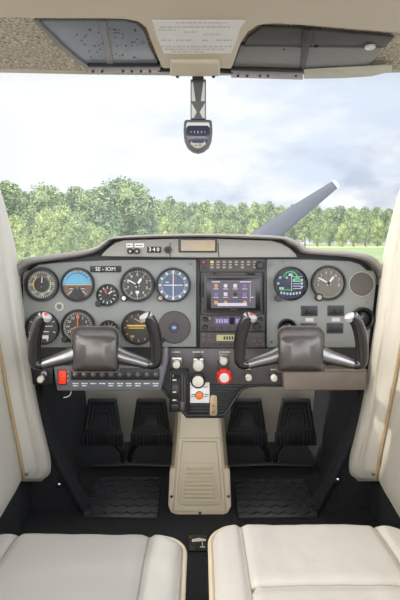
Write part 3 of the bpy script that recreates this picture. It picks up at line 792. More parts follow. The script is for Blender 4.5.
# ---- right-hand panel
GR = 'round fittings on the co-pilot panel'
t, o, R_ = gauge('electronic_flight_display', 'round electronic display lit blue green on the co-pilot panel beside the radios', 290.3, 283.3, 17, 'lcd_navy', 'black_gloss', GR, .92, True, .018)
d0 = -.0034
m = MB(); arc(m, o, R_, .36, .44, -80, 80, d0, 20); 
for v in m.bm.verts: v.co.z += .30*R_
m.box(o+Vector((.38*R_,d0,.26*R_)), (.36*R_,.0004,.2*R_)); m.box(o+Vector((-.3*R_,d0,-.38*R_)), (.7*R_,.0004,.05*R_)); m.build('green_figures', 'lit_green', t)
m = MB(); rr = random.Random(5)
m.prism([o+Vector((x*R_,d0,z*R_)) for x, z in ((-.13,.44),(.13,.44),(.1,.58),(-.1,.58))], (0,.0004,0))
m.box(o+Vector((.06*R_,d0,0)), (.04*R_,.0004,.9*R_)); m.box(o+Vector((.36*R_,d0,.4*R_)), (.66*R_,.0004,.03*R_))
for k in range(4): m.box(o+Vector((.4*R_,d0,(.12-.14*k)*R_)), (.5*R_,.0004,.04*R_))
for x, z in ((-.6,.34),(-.22,.34),(-.72,0),(-.6,-.28),(-.45,-.28),(.2,.2),(.66,.2),(.66,.0),(.66,-.2)): m.box(o+Vector((x*R_,d0,z*R_)), (.12*R_,.0004,.12*R_))
for k in range(7): m.box(o+Vector((-.54*R_+k*.18*R_,d0,(-.56-.05*math.cos((k-3)*.6))*R_)), (.1*R_,.0004,.13*R_))
m.build('white_figures', 'lit_white', t)
gknob(t, 277.5, 297.5, 3.6, 'dark_grey', .014)
t, o, R_ = gauge('tachometer', 'brown grey dial with cream numerals right of the electronic display', 328.3, 283, 17.6, 'dial_grey', group=GR)
m = MB(); ticks(m, o, R_, 40, .75, .83, .018); numbers(m, o, R_, [(str(k), -130+k*29) for k in range(1,9)], .60, .26); m.build('marking', 'ivory', t, smooth=0, fix=False)
m = MB(); needle(m, o, R_, -62, .70, .05); m.build('long_needle', 'white', t)
m = MB(); needle(m, o, R_, 38, .52, .06); m.build('short_needle', 'white', t); hubcap(t, o, R_)
gknob(t, 318, 296.8, 4, 'black', .014, 'tan_plate')
t = thing('blanking_cover', 'plain round brown grey cover over an empty hole beside the tachometer', 'cover disc', P(361.6,284,YP), GR)
m = MB(); m.lathe([(11.8*S,0),(11.8*S,-.002),(11.2*S,-.003)], P(361.6,284,YP), (0,1,0), 40); m.build('disc', 'cover_grey', t)
m = MB(); m.lathe([(12.4*S,0),(12.4*S,-.0012)], P(361.6,284,YP), (0,1,0), 40); m.build('rim', 'print_grey', t)
def vent(px, py, r, label):
    t = thing('air_vent', label, 'air vent', P(px,py,YP), 'black air vents on the co-pilot panel'); o = P(px,py,YP)
    m = MB(); m.lathe([(r*S,0),(r*S,-.006),(r*S*.9,-.008),(r*S*.76,-.006),(r*S*.72,.002)], o, (0,1,0), 40, False, False); m.build('rim', 'black', t)
    m = MB(); m.lathe([(r*S*.73,.0),(r*S*.6,-.004),(r*S*.3,-.0065),(.001,-.007)], o, (0,1,0), 32, True, False); m.build('eyeball', 'black_gloss', t)
vent(362.5, 318.5, 11.5, 'round black air vent behind the outer grip of the co-pilot yoke')
vent(287, 328, 9.5, 'round black air vent peeking over the co-pilot yoke hub')
def breaker(px, py, label, tagged, knob):
    t = thing('switch_plate', label, 'switch', P(px,py+5,YP), 'black switch plates under the tachometer')
    m = MB(); m.prect(px-8.2,py-5.2,px+8.2,py+5.2,YP-.003,.003,.0008); m.build('plate', 'dark_grey', t)
    m = MB(); m.prect(px-6.6,py-3.8,px+6.6,py+3.8,YP-.0038,.002,.0006); m.build('insert', 'black', t)
    if knob:
        m = MB(); m.lathe([(1.8*S,-.003),(1.8*S,-.009),(1.2*S,-.010)], P(px-.5,py,YP), (0,1,0), 14); m.build('button', 'bezel', t)
    if tagged:
        m = MB(); m.prect(px-4,py+7,px+4,py+10.5,YP-.0008,.001); lb = m.build('label', 'print_grey', t, 'pale paper label')
breaker(309.5, 311, 'black switch plate with a paper label, upper row nearest the radios', True, True)
breaker(336, 310.8, 'black switch plate with a paper label, upper row under the tachometer', True, True)
breaker(308.8, 328.5, 'plain black switch plate, lower row, half hidden by the co-pilot yoke hub', False, False)
breaker(335.3, 328.3, 'plain black switch plate, lower row beside the outer grip of the co-pilot yoke', False, False)

# ---- fascia fittings
YF = YP-.012
def fascia_knob(px, label):
    t = thing('dimmer_knob', label, 'knob', P(px,253,YF), 'black dimmer knobs on the fascia')
    m = MB(); m.lathe([(2.9*S,0),(2.9*S,-.008),(2.5*S,-.010)], P(px,251,YF), (0,1,0), 18); m.build('grip', 'black', t)
    m = MB(); m.lathe([(1.2*S,-.0095),(1.2*S,-.0106)], P(px+.4,251.2,YF), (0,1,0), 12); m.build('cap', 'brushed', t)
fascia_knob(130.3, 'small black dimmer knob under the narrower white label on the fascia')
fascia_knob(137, 'small black dimmer knob under the wider white label on the fascia')
for x0, x1, lab in ((126.3,132.6,'narrow white paper label above the black dimmer knob on the fascia'),(134.6,144,'wide white paper label above the black dimmer knob on the fascia')):
    t = thing('paper_label', lab, 'label', P((x0+x1)/2,247,YF), 'white labels over the dimmer knobs')
    m = MB(); m.prect(x0,243.4,x1,247.4,YF-.0008,.0008); m.build('slip', 'white', t)
    m = MB(); words(m, x0+1, x1-1, 245, .9, lambda x, y: P(x, y, YF-.001), 4, .6); m.build('print', 'dark_grey', t, fix=False)
t = thing('digit_counter', 'black box showing white digits 340 on the fascia', 'counter', P(154,252,YF))
m = MB(); m.prect(147,246.6,160.8,252.6,YF-.004,.004,.0008); m.build('housing', 'black', t)
m = MB()
for k, ch in enumerate('340'): m.text(ch, .0125, P(150+k*4.0,249.6,YF-.0046))
m.build('lettering', 'mark_white', t, smooth=0, fix=False)
t = thing('selector_knob', 'round dark knob right of the digit counter on the fascia', 'knob', P(168,253,YF))
m = MB(); m.lathe([(3.6*S,0),(3.6*S,-.006),(3.0*S,-.008),(1.6*S,-.008),(1.4*S,-.006)], P(168,249.8,YF), (0,1,0), 24); m.build('grip', 'dark_grey', t)
m = MB(); m.lathe([(1.3*S,-.0055),(1.0*S,-.0095)], P(168,249.8,YF), (0,1,0), 14); m.build('cap', 'black', t)
t = thing('card_holder', 'framed tan card in the middle of the fascia above the radios', 'card holder', P(197.5,251,YF))
m = MB(); m.prect(178.5,238,217,252.5,YF-.003,.003,.0012); m.build('frame', 'dark_grey', t)
m = MB(); m.prect(181,240,215,250.8,YF-.0036,.001); m.build('card', 'card_tan', t)
m = MB(); m.prect(206,240,208.5,250.8,YF-.0042,.0008); m.prect(211,240,214.6,250.8,YF-.0042,.0008); m.prect(196,246,205,250.8,YF-.0042,.0008); m.build('card_stripe', 'tan_plate', t)
# ================================================================== RADIO STACK
t = thing('radio_rack', 'dark framed rack in the middle of the panel holding the radios', 'rack', P(232,348,YP))
m = MB(); m.prect(197.5,258.2,266,349,YP+.002,.008,.001); m.build('back_plate', 'rack', t)
for x in (198.7, 264.7):
    m = MB(); m.prect(x-1.4,259.6,x+1.4,348,YP-.004,.006,.0006); m.build('side_rail', 'black', t)
m = MB(); m.prect(213.5,270,215.2,276,YP-.006,.006,.0006); m.build('clip', 'black', t)
m = MB(); m.prect(248,271.5,254.5,275,YP-.006,.006,.0006); m.build('clip', 'black', t)
YR = YP-.008
def rbox(mb, x0, y0, x1, y1, Y, th, b=.0006): mb.prect(x0, y0, x1, y1, Y, th, b, 1)
def knob(par, px, py, r, mm_, Y, ln=.010, nm='knob', cap=None):
    m = MB(); m.lathe([(r*S,.0),(r*S,-ln*.85),(r*S*.82,-ln)], P(px,py,Y), (0,1,0), 18); k = m.build(nm, mm_, par)
    if cap: m = MB(); m.lathe([(r*S*.6,-ln*.95),(r*S*.5,-ln-.001)], P(px,py,Y), (0,1,0), 14); m.build('knob_cap', cap, k)
    return k
# audio panel
t = thing('audio_panel', 'slim dark audio panel with two rows of small buttons, topmost in the radio rack', 'audio panel', P(232,272,YR))
m = MB(); rbox(m, 200,258.8,264.8,272,YR,.008,.001); m.build('face', 'radio_face', t)
for j, y in enumerate((262, 267.4)):
    for i in range(8):
        x = 212+i*6.1
        if j and i in (4,6): continue
        m = MB(); rbox(m, x-1.7,y-1.2,x+1.7,y+1.2,YR-.002,.002,.0005); m.build('button', 'button_dim' if i > 0 or j else 'mark_yellow', t)
        if y < 265:
            pass
m = MB()
for i in range(8): rbox(m, 210.5+i*6.1, 264.4, 213.3+i*6.1, 265, YR-.0003, .0003, 0)
m.build('print', 'print_grey', t, fix=False)
knob(t, 203.6, 262, 2.2, 'dark_grey', YR, .010, 'knob', 'mark_red'); knob(t, 204, 268, 1.9, 'dark_grey', YR)
knob(t, 259.5, 265.2, 4.2, 'black', YR, .014, 'knob', 'dark_grey')
# tablet navigator
YT = YP-.034
t = thing('tablet_navigator', 'black tablet navigator with a lit screen of app icons in the radio rack', 'tablet', P(233,313,YT))
m = MB(); m.prect(203.5,275.5,263,313,YT,.024,.006,3); m.build('case', 'dark_grey', t)
m = MB(); m.prect(206.5,278,260.5,310.5,YT-.001,.004,.0012); fr = m.build('front_glass', 'black_gloss', t)
m = MB(); m.prect(211,280.3,255.5,308,YT-.0018,.001); sc_ = m.build('screen', 'screen', t)
YS = YT-.0024
cols_ = ['icon_amber','icon_white','icon_white','icon_purple','icon_purple','icon_white','led_off','icon_purple','icon_amber','icon_amber','emblem_blue','icon_amber']
for j in range(3):
    for i in range(4):
        x = 216+i*9.6; y = 285.8+j*8.4
        m = MB(); m.lathe([(1.9*S,0),(1.9*S,-.0004)], P(x,y,YS), (0,1,0), 12) if (i+j) % 2 else rbox(m, x-1.8,y-1.8,x+1.8,y+1.8,YS-.0004,.0004,0); m.build('icon', cols_[j*4+i], sc_)
m = MB()
for j in range(2):
    for i in range(4): rbox(m, 213.5+i*9.6, 288.6+j*8.4, 218.5+i*9.6, 289.3+j*8.4, YS-.0002, .0003, 0)
rbox(m, 212,281.3,220,282.3,YS-.0002,.0003,0); rbox(m, 240,281.3,251,282.3,YS-.0002,.0003,0); rbox(m, 217.5,303,247,306,YS-.0006,.0003,0); rbox(m, 250.5,297,254,297.8,YS-.0002,.0003,0)
m.build('caption_bars', 'icon_white', sc_, fix=False)
m = MB(); rbox(m, 250,284,250.4,302,YS-.0002,.0003,0); m.build('divider', 'print_grey', sc_)
m = MB(); rbox(m, 230,308.6,237,310.6,YT-.003,.003,.0005); m.build('home_button', 'black', t)
m = MB(); rbox(m, 200.8,283,204,297,YT+.004,.012,.002); m.build('side_grip', 'black', t)
# comm radio
t = thing('comm_radio', 'dark radio with a purple lit frequency display, directly under the tablet', 'radio', P(232,331.4,YR))
m = MB(); rbox(m, 200,315,264.8,331.2,YR,.008,.001); m.build('face', 'radio_face', t)
m = MB(); rbox(m, 214,317.6,251,324.4,YR-.0012,.001,.0004); dsp = m.build('display', 'lcd_purple', t)
m = MB(); rbox(m, 229.5,317.6,234.5,324.4,YR-.0018,.0008,0); m.build('display_band', 'led_off', dsp)  # dark band between the two groups of digits
m = MB()
for x in (217,219.6,222.2,224.8,227,237,239.6,242.2,244.8,247.4): rbox(m, x-.8,319,x+.8,322.8,YR-.002,.0006,0)
m.build('digits', 'lcd_digit', dsp)
for x in (213,221,229,237,245): 
    m = MB(); rbox(m, x-2,327.2,x+2,329.6,YR-.002,.002,.0005); m.build('button', 'dark_grey', t)
knob(t, 205, 319, 2.2, 'black', YR); knob(t, 205.2, 327, 2.6, 'black', YR); knob(t, 209.6, 318, 1.4, 'brushed', YR, .006)
knob(t, 257, 326, 3.8, 'black', YR, .014); knob(t, 261, 319, 2, 'black', YR)
# transponder
t = thing('transponder', 'dark transponder with a yellow green display, lowest in the radio rack', 'transponder', P(232,348,YR))
m = MB(); rbox(m, 200,332.2,264.8,347.6,YR,.008,.001); m.build('face', 'radio_face', t)
m = MB(); rbox(m, 216.5,334.8,247,341,YR-.0012,.001,.0004); dsp = m.build('display', 'lcd_yellow', t)
m = MB()
for x in (224.5,227.2,229.9,232.6): rbox(m, x-.9,336.4,x+.9,339.6,YR-.0018,.0006,0)
m.build('digits', 'lcd_dark', dsp)
for i in range(9):
    x = 204+i*5.4
    m = MB(); rbox(m, x-1.7,343.3,x+1.7,346,YR-.002,.002,.0005); m.build('button', 'dark_grey', t)
for x, y in ((203.5,335.5),(203.5,339.5),(209.5,335.5),(209.5,339.5),(255,336.5),(260,336.5),(255,340.5),(260,340.5),(258,345),(263,345)):
    m = MB(); rbox(m, x-1.8,y-1.3,x+1.8,y+1.3,YR-.002,.002,.0005); m.build('button', 'cover_grey', t)

# ================================================================== LOWER PANELS
t = thing('engine_control_panel', 'brown grey metal panel under the radios carrying the engine knobs', 'control panel', P(235,384,YP))
m = MB(); m.pprism([(161,348.5),(300,348.5),(300,374),(283,384),(262,384),(249,384.5),(160,384.5),(157,366)], YP-.002, .01, .001); m.build('plate', 'sub_metal', t)
def LIP(t):
  m = MB(); m.tube([P(300,385.6,YP-.004), P(262,385.2,YP-.004), P(249,386,YP-.004), P(241,390,YP-.004), P(227,411.5,YP-.004), P(223,415,YP-.004), P(187,415.5,YP-.004), P(180,409,YP-.004), P(160,386,YP-.004)], .0032, 8); m.build('lower_lip', 'black', t)
m = MB()
for x, y, w_ in ((176,351.5,9),(198,351.5,11),(224.5,351.5,11),(247,368.6,6),(273,369,5)): words(m, x-w_/2, x+w_/2, y, 1, lambda a, b: P(a, b, YP-.0024), int(x), .7)
m.build('print', 'print_grey', t, fix=False)
t = thing('ribbed_console', 'black horizontally ribbed console tapering down to the beige pedestal', 'console', P(205,415,YP))
m = MB(); m.pprism([(160,384.5),(249,384.8),(241,389.5),(226.5,411.5),(223,418.5),(186,418.5),(179,408)], YP+.002, .17, .002); m.build('body', 'dark_grey', t)
LIP(t)
for k in range(9):
    y = 387.2+k*3.1; xr = 245-(max(0, y-386))*.74; xl = max(171, 163+(y-386)*.9)
    m = MB(); m.prect(xl, y-.85, xr, y+.85, YP-.001, .004, .0007); m.build('rib', 'black', t)
# trim wheel housing
t = thing('trim_control', 'black trim wheel box with grey pointers left of the engine knobs', 'trim control', P(179,412,YP-.01))
YH = YP-.012
for (x0, y0, x1, y1) in ((169.5,369.5,188.5,371.5),(169.5,369.5,171.3,412),(186.8,369.5,188.5,413),(169.5,404,178.5,412)):
    m = MB(); m.prect(x0, y0, x1, y1, YH, .014, .0008); m.build('frame', 'black', t)
m = MB(); m.prect(171,371,187.5,412,YP-.0035,.002); m.build('recess', 'black', t)
m = MB(); p = P(175.6,388,YP-.004); m.lathe([(.0295,-.009),(.031,-.007),(.031,.007),(.0295,.009)], p+Vector((0,.012,0)), (1,0,0), 40)
for k in range(40):
    a = 2*PI*k/40; m.box(p+Vector((0,.012,0))+Vector((0,math.cos(a)*.031,math.sin(a)*.031)), (.014,.002,.0025), R=Matrix.Rotation(a, 3, 'X'))
m.build('wheel', 'dark_grey', t)
for x0, y0, x1, y1, mm_ in ((181.5,374,183.2,402,'rack'),(184.2,376,185.6,404,'rack'),(172.4,375,173.4,401,'print_grey'),(178.6,378,179.6,398,'print_grey'),(180.5,402,184.5,410,'rack')):
    m = MB(); m.prect(x0,y0,x1,y1,YP-.009,.004,.0006); m.build('pointer_strip', mm_, t)
for y in (380, 392, 400): 
    m = MB(); m.box(P(174.5,y,YP-.024), (.008,.002,.0022)); m.build('indicator_mark', 'mark_white', t)

# push-pull engine controls
def plunger(name, label, px, py, r, kind, kx=0, ky=0, ln=.04, Y=YP-.002, bracket=True):
    t = thing(name, label, 'control knob', P(px,py,Y-.01), 'push-pull control knobs')
    e = Vector((kx*S, -ln, ky*S)); q = P(px, py, Y-ln); o = q-e
    if bracket:
        m = MB(); m.prect(px-5, py-6.5, px+5, py-2.8, Y-.008, .008, .0015); m.build('bracket', 'chrome', t)
        for s in (-1, 1):
            m = MB(); m.prect(px+s*4.6-.7, py-5, px+s*4.6+.7, py+3, Y-.008, .008, .0006); m.build('bracket_arm', 'brushed', t)
    m = MB(); m.lathe([(r*.8*S,0),(r*.8*S,-.004),(r*.62*S,-.005)], o, (0,1,0), 20); m.build('collar', 'dark_grey' if kind != 'chrome' else 'black', t)
    m = MB(); m.tube([o, q], .0032, 10); m.build('shaft', 'brushed', t)
    ax = e.normalized()
    if kind == 'white':
        m = MB(); m.lathe([(r*.5*S,-.006),(r*S*.98,-.002),(r*S,.004),(r*.9*S,.009),(r*.55*S,.011)], q, ax, 24); m.build('knob', 'ivory', t, 'ivory knob')
    elif kind == 'black':
        m = MB(); m.lathe([(r*.7*S,-.014),(r*S,-.008),(r*S,.004),(r*.86*S,.007)], q, ax, 28); k = m.build('knob', 'black', t, 'black knob')
        m = MB(); m.lathe([(r*.74*S,.006),(r*.74*S,.0085),(r*.6*S,.0095)], q, ax, 24); m.build('knob_face', 'ivory', k, 'ivory face')
    elif kind == 'red':
        m = MB(); rings = []; n_ = 40
        for rr, dd in ((.6,-.012),(.98,-.006),(1.0,.004),(.84,.008)):
            u = ax.orthogonal().normalized(); v = ax.cross(u)
            rings.append([q+ax*dd+(u*math.cos(2*PI*k/n_)+v*math.sin(2*PI*k/n_))*r*S*rr*(1+.05*math.cos(2*PI*k/n_*10)) for k in range(n_)])
        m.loft(rings); k = m.build('knob', 'red', t, 'scalloped red knob')
        m = MB(); m.lathe([(r*.62*S,.007),(r*.62*S,.0095),(r*.5*S,.0105)], q, ax, 24); m.build('knob_face', 'ivory', k, 'ivory face')
    else:
        m = MB(); m.lathe([(r*.5*S,-.006),(r*.72*S,-.004),(r*.72*S,.004),(r*.5*S,.007)], q, ax, 20); m.build('knob', 'chrome' if kind == 'chrome' else 'ivory', t)
    return t
plunger('carburettor_heat_control', 'ivory knob under a chrome bracket above the trim wheel box', 176.5, 364, 3.7, 'white', 0, -1.5, .03)
plunger('throttle_friction_control', 'ivory knob under a chrome bracket between the trim box and the red knob', 198.3, 365, 5.2, 'white', 0, -3, .045)
plunger('throttle', 'large black plunger with an ivory face above the white placard', 198, 380.5, 7.2, 'black', 0, -1, .05, bracket=False)
t = thing('mixture_lock', 'silver ringed ivory button directly above the red knob', 'button', P(224,366,YP))
o = P(223.5, 360.5, YP-.002)
m = MB(); m.lathe([(5.8*S,0),(5.8*S,-.004),(4.6*S,-.007),(4.0*S,-.005)], o, (0,1,0), 28); m.build('ring', 'chrome', t)
m = MB(); m.lathe([(3.6*S,-.004),(3.6*S,-.012),(2.6*S,-.014)], o, (0,1,0), 20); m.build('button', 'ivory', t)
m = MB(); m.prect(218.5,353.6,228.5,356.4,YP-.008,.006,.001); m.build('bracket', 'brushed', t)
plunger('mixture_control', 'scalloped red mixture knob right of the throttle', 224.2, 376.5, 7.4, 'red', 0, -2.5, .055, bracket=False)
plunger('cabin_heat_control', 'small ivory tipped knob in a black collar under the inner grip of the co-pilot yoke', 248.6, 377.5, 4.4, 'ivory', .2, -1.2, .022, bracket=False)
plunger('cabin_air_control', 'small ivory tipped knob in a black collar beside the worn metal box', 274, 378, 4.4, 'ivory', -.2, -1.2, .022, bracket=False)

# fuel placard with orange button
t = thing('fuel_placard', 'white placard with an orange round button under the throttle', 'placard', P(199,404,YP-.004))
m = MB(); m.prect(190,382.5,209.5,403,YP-.0052,.002,.0005); m.build('sheet', 'white', t)
m = MB(); m.lathe([(3.6*S,0),(3.6*S,-.006),(2.6*S,-.0075)], P(199.3,395.3,YP-.005), (0,1,0), 22); m.build('button', 'orange', t, 'orange button')
m = MB(); m.lathe([(4.2*S,0),(4.2*S,-.001)], P(199.3,395.3,YP-.005), (0,1,0), 24); m.build('button_ring', 'dark_grey', t)
m = MB()
for x, y, w_ in ((191.5,394,3.5),(191.5,396,3.5),(204.5,394,4),(204.5,396,3)): words(m, x, x+w_, y, .8, lambda a, b: P(a, b, YP-.0054), int(y), .4)
m.build('print', 'dark_grey', t, fix=False)
m = MB(); words(m, 203, 208, 386.5, .9, lambda a, b: P(a, b, YP-.0054), 3, .4); m.build('red_print', 'mark_red', t, fix=False)
t = thing('flap_lever_plate', 'tan rounded metal tag hanging on the ribbed console', 'tag', P(213.5,416,YP-.004))
m = MB(); m.pprism([(210,397),(211.5,395.2),(215.5,395.2),(217,397),(217.4,414),(215.5,416),(211,416),(209.6,414)], YP-.008, .005, .0012); m.build('plate', 'tan_plate', t)
m = MB(); m.lathe([(1.1*S,0),(1.1*S,-.0008)], P(213.4,405.6,YP-.008), (0,1,0), 12); m.build('hole', 'mark_red', t)
m = MB(); m.lathe([(1.3*S,0),(1.3*S,-.0012)], P(213.4,412,YP-.008), (0,1,0), 12); m.build('rivet', 'brushed', t)

# switch panel on the pilot side
YW = YP-.03
t = thing('switch_console', 'grey panel with a row of black toggles and a red rocker under the pilot yoke', 'switch panel', P(110,391,YW))
m = MB(); m.pprism([(53,366),(162,366),(164,348),(168,348),(168,362),(161,391),(57,391)], YW, .02, .003, 3); m.build('plate', 'switch_metal', t)
m = MB(); m.prect(71,368.5,159.5,380,YW-.002,.004,.001); m.build('toggle_strip', 'black', t)
for k in range(10):
    x = 75.5+k*8.9
    m = MB(); o = P(x,374.5,YW-.002); m.lathe([(2.4*S,0),(2.4*S,-.002),(1.7*S,-.003)], o, (0,1,0), 16)
    sw = m.build('toggle_switch', 'rack', t)
    m = MB(); m.tube([o+Vector((0,-.002,0)), o+Vector((0,-.012,.004))], [.0018,.0030], 10); m.build('toggle', 'brushed', sw)
m = MB()
for k in range(10):
    x = 75.5+k*8.9
    words(m, x-3, x+3, 383, 1.0, lambda a, b: P(a, b, YW-.0004), 40+k, .5)
    if k in (0,1,4,5,6,7,9): words(m, x-2.4, x+2.4, 385.2, 1.0, lambda a, b: P(a, b, YW-.0004), 60+k, .5)
m.build('print', 'mark_white', t, fix=False)
m = MB(); m.prect(57.5,370.2,66.5,385.2,YW-.0015,.003,.001); fr = m.build('rocker_frame', 'black', t)
m = MB(); m.pprism([(58.3,371),(65.8,371),(65.8,384.4),(58.3,384.4)], YW-.006, .006, .0016); rk = m.build('rocker_switch', 'red_lit', t, 'red rocker switch')
m = MB(); m.prect(60.6,376.3,63.5,376.9,YW-.0064,.0006); m.prect(60.6,379,63.5,379.6,YW-.0064,.0006); m.build('rocker_mark', 'orange', rk)
for y in (371.5,376,380.5):
    m = MB(); m.lathe([(.8*S,0),(.8*S,-.0016)], P(68,y,YW), (0,1,0), 10); m.build('pilot_lamp', 'mark_tan', t)
t = thing('loose_wire', 'short pale wire end hanging below the pilot switch panel', 'wire', P(67,397,YW+.01))
m = MB(); m.tube(smooth_path([P(71,390,YW+.01), P(70.5,394,YW+.0), P(68,396.5,YW), P(63.5,397.6,YW-.004)]), .0011, 6); m.build('wire', 'print_grey', t)
# parking brake / primer cluster at far left
t = thing('primer_control', 'chrome primer knob with a pale tip, under the outer grip of the pilot yoke', 'control knob', P(42,384,YP-.03))
m = MB(); m.prect(28,362,53,385,YP-.006,.02,.003); m.build('bracket', 'black', t)
o = P(45,373,YP-.008); q = P(40.5,379.5,YP-.055)
m = MB(); m.lathe([(3.8*S,0),(3.8*S,-.006),(3.0*S,-.009)], o, (0,1,0), 20); m.build('collar', 'chrome', t)
m = MB(); m.tube([o, q], .0042, 12); m.build('shaft', 'brushed', t)
ax = (q-o).normalized(); m = MB(); m.lathe([(2.6*S,-.010),(3.3*S,-.006),(3.3*S,.002),(2.4*S,.005)], q, ax, 20); m.build('knob', 'ivory', t)
# worn box under the co-pilot yoke
t = thing('metal_box', 'worn brown grey metal box under the co-pilot yoke', 'box', P(325,391,YP-.05))
m = MB(); m.pprism([(283.5,371),(367.5,371),(366,390.5),(284,391)], YP-.035, .044, .004, 3); m.build('body', 'worn_metal', t)
m = MB(); m.prect(284.5,369.5,367,372,YP-.037,.044,.0015); m.build('lid', 'worn_metal', t)

# ================================================================== YOKES
def yoke(label, px):
    YY = 1.03; k = YY/F
    def q(x, y, d=0): return P(px+x, y, YY+d)
    t = thing('control_yoke', label, 'control yoke', q(0,372), 'control yokes')
    # padded hub: rounded block, its top rolled over
    m = MB(); rings = []
    def hub_ring(d, gx, gy):
        pts = []
        hw, zt, zb = 23.2-gx, 327+gy, 371.5-gy*.6
        for a0, cx, cz, r in ((0,hw,zb,2.5),(90,-hw,zb,2.5),(180,-hw,zt,9),(270,hw,zt,9)):
            for j in range(7):
                a = math.radians(a0+j*15); sx = cx-math.copysign(r, cx); sz = cz-r if cz == zb else cz+r
                pts.append(q(sx+r*math.cos(a), sz+r*math.sin(a), d+.022*max(0, (346-sz-r*math.sin(a))/19)**2+.006*(sx/23)**2))
        return pts
    for d, gx, gy in ((.075,4,4),(.062,.8,1.2),(.03,0,0),(.008,.4,.6),(.001,2.0,3.0),(-.002,5,6),(-.003,9,9),(-.0035,13,12)): rings.append(hub_ring(d, gx, gy))
    m.loft(rings); m.build('hub', 'yoke_pad', t, 'worn leather hub', smooth=60)
    m = MB(); r0 = hub_ring(.028, -.35, -.5); m.tube(r0+[r0[0]], .0016, 6); m.build('hub_piping', 'worn_metal', t)
    m = MB(); m.lathe([(.017,-.01),(.017,.085),(.022,.088),(.022,.098)], q(0,349,.07), (0,1,0), 24); m.build('shaft', 'brushed', t)
    for s in (-1, 1):
        # spoke from hub to grip
        m = MB(); pts = smooth_path([q(s*21,354,.03), q(s*30,357.5,.026), q(s*42,361,.024), q(s*53,364.5,.022)], 4)
        n_ = len(pts); m.tube(pts, [(.0175-.0085*i/(n_-1)) for i in range(n_)], 14); m.build('spoke', 'brushed', t)
        # grip: a leaning horn with a sharp lower corner
        m = MB()
        path = smooth_path([q(s*52,364,.022), q(s*57.5,364.5,.021), q(s*61,361,.02), q(s*61.2,350,.016), q(s*60.2,338,.010), q(s*57.5,327,.004), q(s*53.5,318.5,-.002), q(s*50.5,316,-.004)], 6)
        n_ = len(path)
        rad = [.0085+.0030*math.sin(PI*min(1, i/(n_-1)*1.0))+.0022*(i/(n_-1)) for i in range(n_)]
        m.tube(path, rad, 14); g_ = m.build('grip', 'yoke_grip', t, smooth=60)
        m = MB(); c0 = q(s*50.5,316.5,-.005); up_ = Vector((-s*.35,-.45,.8)).normalized()
        m.lathe([(.0088,-.006),(.0096,-.001),(.0088,.003),(.005,.0048),(.001,.0052)], c0, up_, 20, sx=1.45 if True else 1); m.build('grip_highlight', 'yoke_highlight', g_, 'pale rounded end with painted-in highlight')  # pale piece paints in the highlight on the rounded grip end
        if s < 0:
            m = MB(); m.lathe([(.0035,0),(.0035,.0015)], c0+up_*.0054, up_, 12); m.build('talk_button', 'mark_red', g_)
    return t
yoke('pilot control yoke with a worn leather hub, in front of the switch panel', 95.5)
yoke('co-pilot control yoke with a worn leather hub, in front of the metal box', 300.8)

# ================================================================== PEDALS
def pedal(px, label):
    YQ = 1.55
    def q(x, y, d=0): return P(px+x, y, YQ+d)
    t = thing('rudder_pedal', label, 'rudder pedal', q(0,448), 'black rudder pedals')
    def trap(w0, y0, w1, y1, d0, d1): return [q(-w0,y0,d0), q(w0,y0,d0), q(w1,y1,d1), q(-w1,y1,d1)]
    m = MB(); m.prism(trap(14.5,399,19.5,433,.05,.0), (0,.012,.0), .004, 3); m.build('brake_pad', 'rubber', t)
    for j, (a, b, w0, w1) in enumerate(((402,430,12,16.5),(407,428,9,12.5),(412,426,6,8.5))):
        m = MB(); dd = lambda y: .05-(y-399)/34*.05-.004
        for (A, B) in (((-w0,a),(w0,a)),((w0,a),(w1,b)),((w1,b),(-w1,b)),((-w1,b),(-w0,a))): m.tube([q(A[0],A[1],dd(A[1])), q(B[0],B[1],dd(B[1]))], .0038, 6)
        m.build('tread_ridge', 'rubber', t)
    m = MB(); m.prism(trap(20.5,433,21,446,-.004,.002), (0,.016,0), .003, 2); bar = m.build('foot_bar', 'rubber', t)
    for x in (-19,-15,-11.5,-8,8,11.5,15,19,-3,3):
        m = MB(); m.tube([q(x,434.5,-.006), q(x,445,-.001)], .0022 if abs(x) > 4 else .0012, 6); m.build('groove_rib', 'tread' if abs(x) > 4 else 'black', bar)  # outer ribs in a lighter material, their glints put into the colour
    s = 1 if px in (102, 247) else -1
    m = MB(); m.tube(smooth_path([q(s*14,444,.018), q(s*20,452,.022), q(s*21,462,.02), q(s*21,470,.016)]), .008, 8); m.build('arm', 'black', t)
    m = MB(); m.tube([q(s*21,464,.02)+Vector((-.012,0,0)), q(s*21,464,.02)+Vector((.012,0,0))], .009, 10); m.build('pivot', 'worn_metal', t)
for px, lab in ((102,'black ribbed rudder pedal nearest the pilot door'),(151,'black ribbed rudder pedal left of the beige pedestal'),(247,'black ribbed rudder pedal right of the beige pedestal'),(296,'black ribbed rudder pedal nearest the co-pilot door')): pedal(px, lab)
for x0, x1, lab in ((92,173,'thin black bar across the floor under the pilot pedals'),(228,312,'thin black bar across the floor under the co-pilot pedals')):
    m = MB(); m.tube([P(x0,466,1.52), P((x0+x1)/2,464.5,1.52), P(x1,466,1.52)], .006, 10); tag(m.build('rudder_bar', 'black'), lab, 'rudder bar', 'rudder bars under the pedals')

